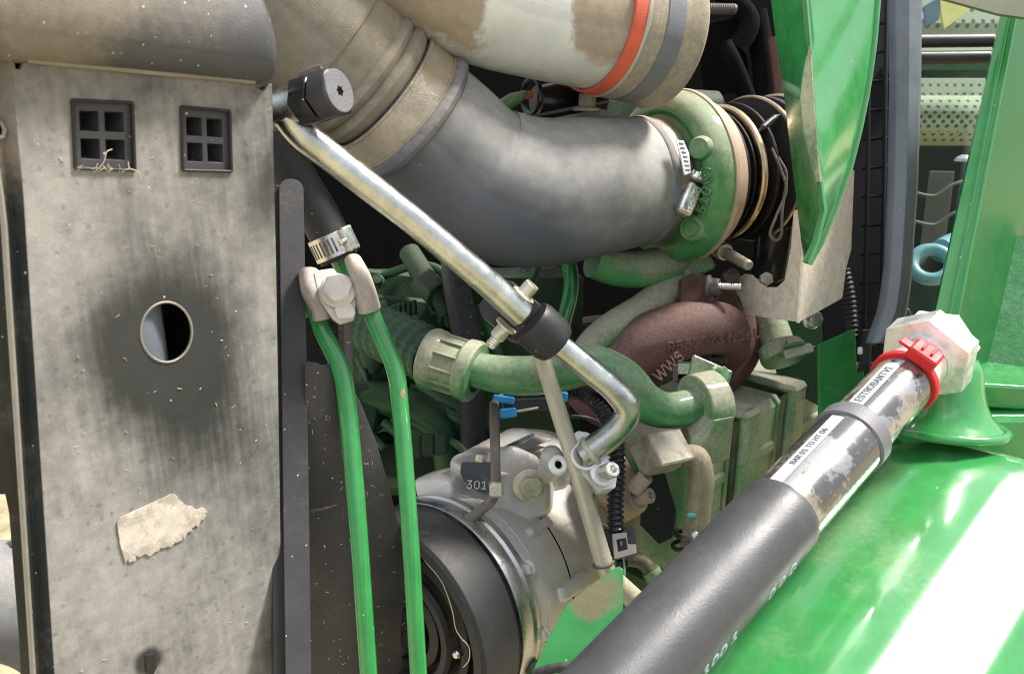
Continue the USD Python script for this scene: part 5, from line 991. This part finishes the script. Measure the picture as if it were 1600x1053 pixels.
t.add('ring', torus(P(1455, 413, .95), unit(np.array([-.30, .45, .85])), R(27, .95), R(10, .95), 48, 16), CUPBLUE, smooth=60); t.add('neck', tube([(1470, 392, .96), (1490, 388, .98), (1530, 380, 1.0)], [18, 24, 28], 28), CUPBLUE, smooth=60)
t.add('bowl', solid_lathe(P(1455, 416, .985), unit(np.array([-.30, .45, .85])), [(-.02, R(20, .95)), (0, R(30, .95))], 32), mat('brown_bowl', (.06, .045, .04), .5)); t.flush()
solo('top_visor', plate(facing((1540, 5, .52), np.array([0, .3, 1])), [(1440, -60), (1700, -60), (1700, 42), (1560, 22), (1452, -8)], .002), VISOR, 'olive tinted strip crossing the top right corner', 'visor')

# ---------------------------------------------------------------- green cab post at the right
t = Thing('cab_post', 'tall bright green folded steel cab post at the right edge', 'post')
y_ = np.linspace(-60, 600, 14)
xa = np.interp(y_, [-60, 0, 520, 600], [1578, 1567, 1452, 1434]); xb = xa + np.interp(y_, [-60, 520], [12, 22]); xm = xa + np.interp(y_, [-60, 520], [22, 38])
t.add('front_face', shell([[P(a, y, .585), P(a + 2, y, .572), P(b, y, .568), P(m_ - 2, y, .566), P(m_, y, .568)] for y, a, b, m_ in zip(y_, xa, xb, xm)], .003), GRP_CLEAN, smooth=25)
t.add('edge_bead', sweep(np.array([P(m_, y, .567) for y, m_ in zip(y_, xm)]), .0017, 10), GRP_CLEAN, label='bright rounded edge'); t.add('edge_bead', sweep(np.array([P((b + m_) / 2 - 4, y, .5665) for y, b, m_ in zip(y_, xb, xm)]), .0012, 10), GRP_CLEAN)
t.add('inner_web', shell([[P(m_, y, .570), P(m_ + 45, y, .60), P(m_ + 95, y, .64), P(m_ + 140, y, .68)] for y, m_ in zip(y_, xm)], .003), mat('green_web_shaded', (.014, .13, .03), .38, dust=.1, cover=.4, coat=.1, grain=.1), label='inner web coloured darker for shade')  # web green darkened to paint in the shade it lies in
pbp = facing((1575, 480, .615), np.array([-.25, .12, 1]))
t.add('gusset_plate', plate(pbp, [(1640, 340), (1612, 362), (1585, 372), (1572, 388), (1550, 430), (1540, 456), (1528, 500), (1512, 576), (1700, 592), (1700, 340)], .004, r=.002), mat('green_rough', (.045, .24, .075), .3, dust=.3, soft=.3, cover=.35, dcol=(.45, .5, .38), grain=1.0, gs=160, coat=.3), label='rough painted lower gusset plate')
t.add('weld_bead', [sweep(np.array([on(pbp, x, y, .002) for x, y in [(1553, 425), (1548, 440), (1541, 458)]]), .003, 10), sweep(np.array([on(pbp, x, y, .002) for x, y in [(1524, 500), (1518, 530), (1512, 570)]]), .0022, 10)], GRP)
t.add('seam', sweep(np.array([P(1576, 255, .612), P(1571, 330, .612), P(1568, 365, .612)]), .0009, 6), DARK)
t.add('side_bolt', bolt(P(1586, 126, .60), unit(np.array([-.6, .1, .8])), R(11, .6), .006, 1.2), STEEL)
t.add('foot', rbox(P(1610, 668, .60), np.array([.085, 0, 0]), UPV * .022, np.array([0, -.01, .03]), .004), GRP_CLEAN)
t.add('shelf', rbox(P(1600, 600, .60), np.array([.09, -.006, 0]), np.array([0, .0085, .004]), np.array([0, -.01, .03]), .002), GRP, label='narrow ledge under the gusset')
t.flush()
t = Thing('green_brackets', 'pair of green sheet metal bracket plates right of the oil cooler', 'bracket')
t.add('rear_plate', plate(facing((1255, 540, .70), np.array([-.4, .1, 1])), [(1200, 470), (1284, 488), (1287, 560), (1290, 640), (1215, 600)], .003), GRP_DEEP_SHADED, label='shaded rear plate')
t.add('front_plate', plate(facing((1312, 580, .655), np.array([.35, .05, 1])), [(1280, 538), (1336, 514), (1339, 585), (1349, 580), (1352, 600), (1345, 760), (1284, 770)], .003, r=.0006), GRP)
t.add('lower_plate', plate(facing((1400, 700, .68), np.array([.2, .3, 1])), [(1300, 600), (1520, 600), (1520, 860), (1250, 860)], .003), GRP_DEEP_SHADED)
t.add('return', plate(facing((1283, 620, .66), np.array([-.8, .1, .7])), [(1278, 540), (1284, 538), (1292, 760), (1282, 760)], .003), GRP)
t.add('bolt', bolt(P(1268, 499, .665), unit(np.array([.3, 0, 1])), R(13, .665), .007, 1.2), STEEL); t.add('clip', viewbox(1344, 548, .66, 8, 12, .004), ALUW); t.flush()
t = Thing('side_rail', 'dark upright rail below the grey pillar', 'rail')
t.add('rail', viewbox(1352, 560, .72, 16, 90, .02, rot=-4), BLACKPL); t.add('channel', viewbox(1400, 520, .76, 60, 60, .02, rot=20), mat('green_grey', (.03, .05, .045), .4)); t.add('silver_tip', viewbox(1415, 508, .72, 14, 16, .01, rot=30), ALU); t.flush()

# ---------------------------------------------------------------- boss under the hose nut, loader beam
t = Thing('port_elbow', 'glossy green welded elbow boss under the white hex nut', 'fitting')
ea_ = unit(np.array([0.02, 1.0, 0.12]))
t.add('boss', lathe(P(1472, 660, .535), ea_, [(-.004, R(98, .5)), (.002, R(84, .5)), (.007, R(72, .5)), (.014, R(64, .5)), (.024, R(58, .5)), (.036, R(54, .5)), (.042, R(46, .5)), (.046, R(20, .5))], 64), GRP_CLEAN, smooth=50)
t.add('weld_ring', torus(P(1472, 668, .535), ea_, R(94, .5), .003, 64, 12), GRP_CLEAN, smooth=60); t.flush()
# beam: cross-section swept along the direction of the hose, from far (right, up) to near (bottom)
F_, N_ = P(1462, 668, .53), P(1075, 1130, .38)
bd = unit(N_ - F_); side = unit(np.cross(bd, UPV)); side = side if side[0] > 0 else -side; bup = np.cross(side, bd); bup = bup if bup[1] > 0 else -bup
sec = [(-.048, -.16), (-.048, -.06), (-.045, -.036), (-.036, -.020), (-.022, -.0085), (-.006, -.002), (.012, .0005), (.032, .001), (.047, .0006), (.0515, -.0003), (.068, -.0062), (.086, -.0125), (.091, -.016), (.10, -.028), (.125, -.062), (.165, -.11), (.18, -.25)]
Ln = np.linalg.norm(N_ - F_) + .12
rows = []
for s in np.linspace(-.02, Ln, 30):
    tp = max(0.0, 1 - (s + .02) / .05); wob = .0008 * math.sin(s * 31)
    rows.append([F_ + bd * s + side * (o + .03 * tp * tp + wob * (-.02 < o < .049)) + bup * (h - .02 * tp * tp + .0005 * math.sin(s * 23 + o * 40)) for o, h in sec])
solo('loader_beam', shell(rows, .004), mat('green_beam', (0.036, 0.25, 0.063), 0.10, dust=0.06, soft=0.22, cover=0.3, coat=1.0, crough=0.27, spec=0.6, specks=0.01, grain=0.03, gs=90, bevel=0, scr=0.22, dirty=[(P(1330, 800, .45), .07, .35)]), 'broad glossy green loader beam filling the lower right corner', 'beam', smooth=70)

# ---------------------------------------------------------------- hydraulic hose in the foreground
H0, H1 = P(1445, 560, .500), P(966, 1078, .338)
hd_ = unit(H1 - H0); HL = np.linalg.norm(H1 - H0)
def hs(px, py):   # distance along the hose axis of a photo point
    d = unit(P(px, py, 1)); n = np.cross(d, hd_); 
    A = np.array([[hd_ @ hd_, -hd_ @ d], [hd_ @ d, -d @ d]]); b = np.array([-(H0 @ hd_), -(H0 @ d)]); return np.linalg.solve(A, b)[0]
s_nut1, s_fer, s_tie, s_r1, s_r0, s_h = hs(1441, 566), hs(1418, 590), hs(1405, 603), hs(1336, 673), hs(1320, 692), hs(1224, 806)
rs = R(55.2, .455)
t = Thing('hydraulic_hose', 'thick grey hydraulic hose with chrome end sleeves crossing the lower right foreground', 'hose')
lz = lambda prof, n=64: lathe(H0, hd_, prof, n)
t.add('hose', lz([(s_h - .001, .004), (s_h - .001, rs * 1.02), (s_h + .0015, rs * 1.06), (s_h + .004, rs * 1.07), (HL + .12, rs * 1.07)]), HOSE, smooth=45)
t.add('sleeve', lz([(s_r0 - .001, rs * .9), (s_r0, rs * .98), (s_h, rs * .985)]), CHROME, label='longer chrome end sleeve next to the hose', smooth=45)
t.add('ring', lz([(s_r1, rs * .9), (s_r1, rs * .99), (s_r1 + .002, rs * 1.03), (s_r0 - .001, rs * 1.04), (s_r0, rs * .98)]), SLEEVE_RING, label='dark grey ring between the two sleeves', smooth=45)
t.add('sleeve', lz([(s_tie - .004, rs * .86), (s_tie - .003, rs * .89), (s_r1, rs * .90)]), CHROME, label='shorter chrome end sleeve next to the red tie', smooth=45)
t.add('ferrule', lz([(s_nut1 - .01, rs * .78), (s_fer - .012, rs * .80), (s_fer, rs * .82), (s_tie, rs * .84)]), NUTW, label='white ferrule between red tie and nut', smooth=45)
hint = np.array([0, 0, 1.0]); _, u_, w_ = basis(hd_, hint); ts = 1 if w_[0] < 0 else -1     # + towards the left side of the hose
def patch(r, x0, x1, a, b): return bend_patch(H0, hd_, r, x0, x1, min(ts * a, ts * b), max(ts * a, ts * b), .0003, 14, hint)
l1 = t.add('label', patch(rs * .905, s_tie + .004, s_r1 - .002, .85, 1.3), LABELW, label='white printed label on the shorter sleeve')
tx, _n = bend_text('ESTROBANTVI', .0040, H0, hd_, rs * .905 + .00035, (s_tie + s_r1) / 2 + .003, ts * 1.07, .0002, True, hint, -1); t.add('lettering', tx, BLACKTXT, parent=l1)
l2 = t.add('label', patch(rs * .987, s_r0 + .003, s_h - .001, .95, 1.3), LABELW, label='narrow white printed label on the longer sleeve')
tx, _n = bend_text('BAR 01 TO HT 06', .0030, H0, hd_, rs * .987 + .00035, (s_r0 + s_h) / 2, ts * 1.12, .0002, True, hint, -1); t.add('lettering', tx, BLACKTXT, parent=l2)
for k in range(5):
    s_ = s_h + .034 + .05 * k
    tx, _n = bend_text(['0 0 C', '100 1', '0 010', '1CC0 0', '0 0 C'][k], .0070, H0, hd_, rs * 1.0705, s_, -ts * 0.84, .0002, True, hint, -1); t.add('printed_lettering', tx, PALETXT, label='pale blue worn print along the hose')
t.flush()
t = Thing('hose_nut', 'white zinc plated hex nut at the far end of the foreground hydraulic hose', 'nut')
t.add('nut', hexprism(H0 + hd_ * (s_nut1 - .002), -hd_, rs * 1.42, .017, .08, hint=hint, rot=0.15), NUTW)
t.add('collar', lathe(H0, hd_, [(s_nut1 - .003, rs * .8), (s_nut1 - .003, rs * .92), (s_nut1 + .001, rs * .92), (s_nut1 + .001, rs * .8)], 48), NUTW); t.add('gap', torus(H0 + hd_ * (s_nut1 - .0015), hd_, rs * .84, .001, 48, 8), DARK)
t.add('back_hex', hexprism(H0 + hd_ * (s_nut1 - .0195), -hd_, rs * 1.2, .008, .12, hint=hint, rot=.5), NUTW); t.flush()
t = Thing('red_tie', 'bright red plastic tie with a square head round the white hose ferrule', 'cable tie')
t.add('band', ring(H0 + hd_ * (s_tie - .006), hd_, rs * .86, .0028, .0048, 64), RED)
an = ts * .50; rd = math.cos(an) * u_ + math.sin(an) * w_; tg = -math.sin(an) * u_ + math.cos(an) * w_
hdp = t.add('head', rbox(H0 + hd_ * (s_tie - .008) + rd * (rs * .86 + .005), hd_ * .0065, tg * .0085, rd * .0042, .0012), RED)
for k in (-1, 1): t.add('rib', rbox(H0 + hd_ * (s_tie - .0095) + rd * (rs * .86 + .0095) + tg * .0028 * k, hd_ * .004, tg * .0008, rd * .0012, .0003), RED, parent=hdp)
t.add('tail', rbox(H0 + hd_ * (s_tie - .007) + rd * (rs * .86 + .006) + tg * ts * .011, hd_ * .003, tg * .004, rd * .001, .0004), RED); t.flush()

# ---------------------------------------------------------------- green blade at the bottom
pbl = facing((900, 980, .44), np.array([-.15, .35, 1]))
poly = [(820, 1075), (838, 1035), (862, 1000), (895, 962), (925, 915), (958, 890), (966, 884), (973, 887), (974, 960), (970, 1110), (810, 1110)]
poly = [(822, 1080), (836, 1040), (852, 1005), (872, 968), (885, 945), (910, 923), (958, 889), (967, 884), (974, 890), (973, 970), (972, 1110), (815, 1110)]
solo('guard_plate', plate(pbl, poly, .003, r=.001), mat('green_blade_paint', (0.034, 0.25, 0.06), .3, dust=.05, soft=.22, cover=.75, dcol=(.22, .14, .09), coat=.4, specks=.05, grain=.1, dirty=[(on(pbl, 938, 925), .020, .5), (on(pbl, 915, 945), .014, .45)]), 'bright green curved steel guard blade with a brown dust patch at the bottom middle', 'guard')
t = Thing('belt_tensioner', 'dark green and black bracket just under the pulley at the bottom', 'bracket')
t.add('arm', tube([(800, 1075, .56), (825, 1030, .57), (850, 1000, .58)], [26, 24, 20], 20), RUBBER); t.add('tab', viewbox(845, 996, .56, 26, 16, .01, rot=12), GRP); t.add('pin', solid_lathe(P(832, 1042, .55), unit(np.array([.3, .1, 1])), [(0, R(14, .55)), (.008, R(13, .55)), (.009, R(8, .55))], 24), GRP_DEEP_SHADED); t.flush()
solo('end_cap_lip', sweep(catmull([P(835, 1052, .40), P(870, 1043, .395), P(905, 1045, .39), P(935, 1062, .39)], 8), R(8, .39), 14), RUBBER, 'dark rubber lip at the bottom edge left of the hose', 'seal')

# ---------------------------------------------------------------- ground details at the far left, chaff
tw = P(-6, 990, .95)
t = Thing('tyre', 'grey ribbed tyre just visible at the lower left edge', 'tyre')
tc = P(-40, 1150, 1.0); t.add('carcass', torus(tc, unit(np.array([.75, .3, .5])), .16, .075, 64, 20), TYRE, smooth=60)
for k in range(36):
    a = 2 * math.pi * k / 36; ax_, u_, w_ = basis(unit(np.array([.75, .3, .5]))); rd = math.cos(a) * u_ + math.sin(a) * w_; tg = -math.sin(a) * u_ + math.cos(a) * w_
    for sg in (-1, 1): t.add('lug', rbox(tc + rd * (.16 + .068) + ax_ * sg * .028, (ax_ * sg + tg * .6) * .026, (tg - ax_ * sg * .6) * .0035, rd * .010, .001), TYRE)
t.flush()
def sliver(p, n, L, r, rng):
    X, Y, n = frame_of((p, n)); a = rng.uniform(0, 6.28); d = math.cos(a) * X + math.sin(a) * Y; e = -math.sin(a) * X + math.cos(a) * Y; k = rng.uniform(-.5, .5)
    return sweep(np.array([p - d * L / 2 + n * r, p + e * k * L * .4 + n * (r + .0003), p + d * L / 2 + n * r]), r, 4)
rng = np.random.default_rng(11); bits = []
for k in range(60):
    x, y = rng.uniform(70, 430), rng.uniform(130, 1050)
    if x < 60 + y * .03: continue
    bits.append(sliver(on(PANEL_PL, x, y), PANEL_PL[1], rng.uniform(.0006, .0025), rng.uniform(.00008, .00018), rng))
for k in range(60): 
    y = rng.uniform(600, 1050); x = rng.uniform(484, np.interp(y, [560, 618, 780, 990, 1111], [520, 555, 605, 638, 642])); bits.append(sliver(on(pf, x, y, .0045), pf[1], rng.uniform(.0006, .003), rng.uniform(.00008, .00018), rng))
for k in range(14): bits.append(sliver(on(PANEL_PL, rng.uniform(118, 205), 263 + rng.normal(0, 1.5), .001), PANEL_PL[1], rng.uniform(.002, .004), .0001, rng))
bits.append(sweep(catmull([on(PANEL_PL, 150, 264, .002), on(PANEL_PL, 158, 252, .003), on(PANEL_PL, 162, 237, .003), on(PANEL_PL, 172, 233, .002)], 5), .00018, 5))
bits.append(sweep(catmull([on(PANEL_PL, 197, 252, .002), on(PANEL_PL, 198, 262, .003), on(PANEL_PL, 212, 268, .003), on(PANEL_PL, 217, 280, .002)], 5), .00018, 5))
solo('straw_chaff', bits, STRAW, 'fine straw slivers stuck to the dusty panel and the rubber flap', 'chaff', kind='stuff')
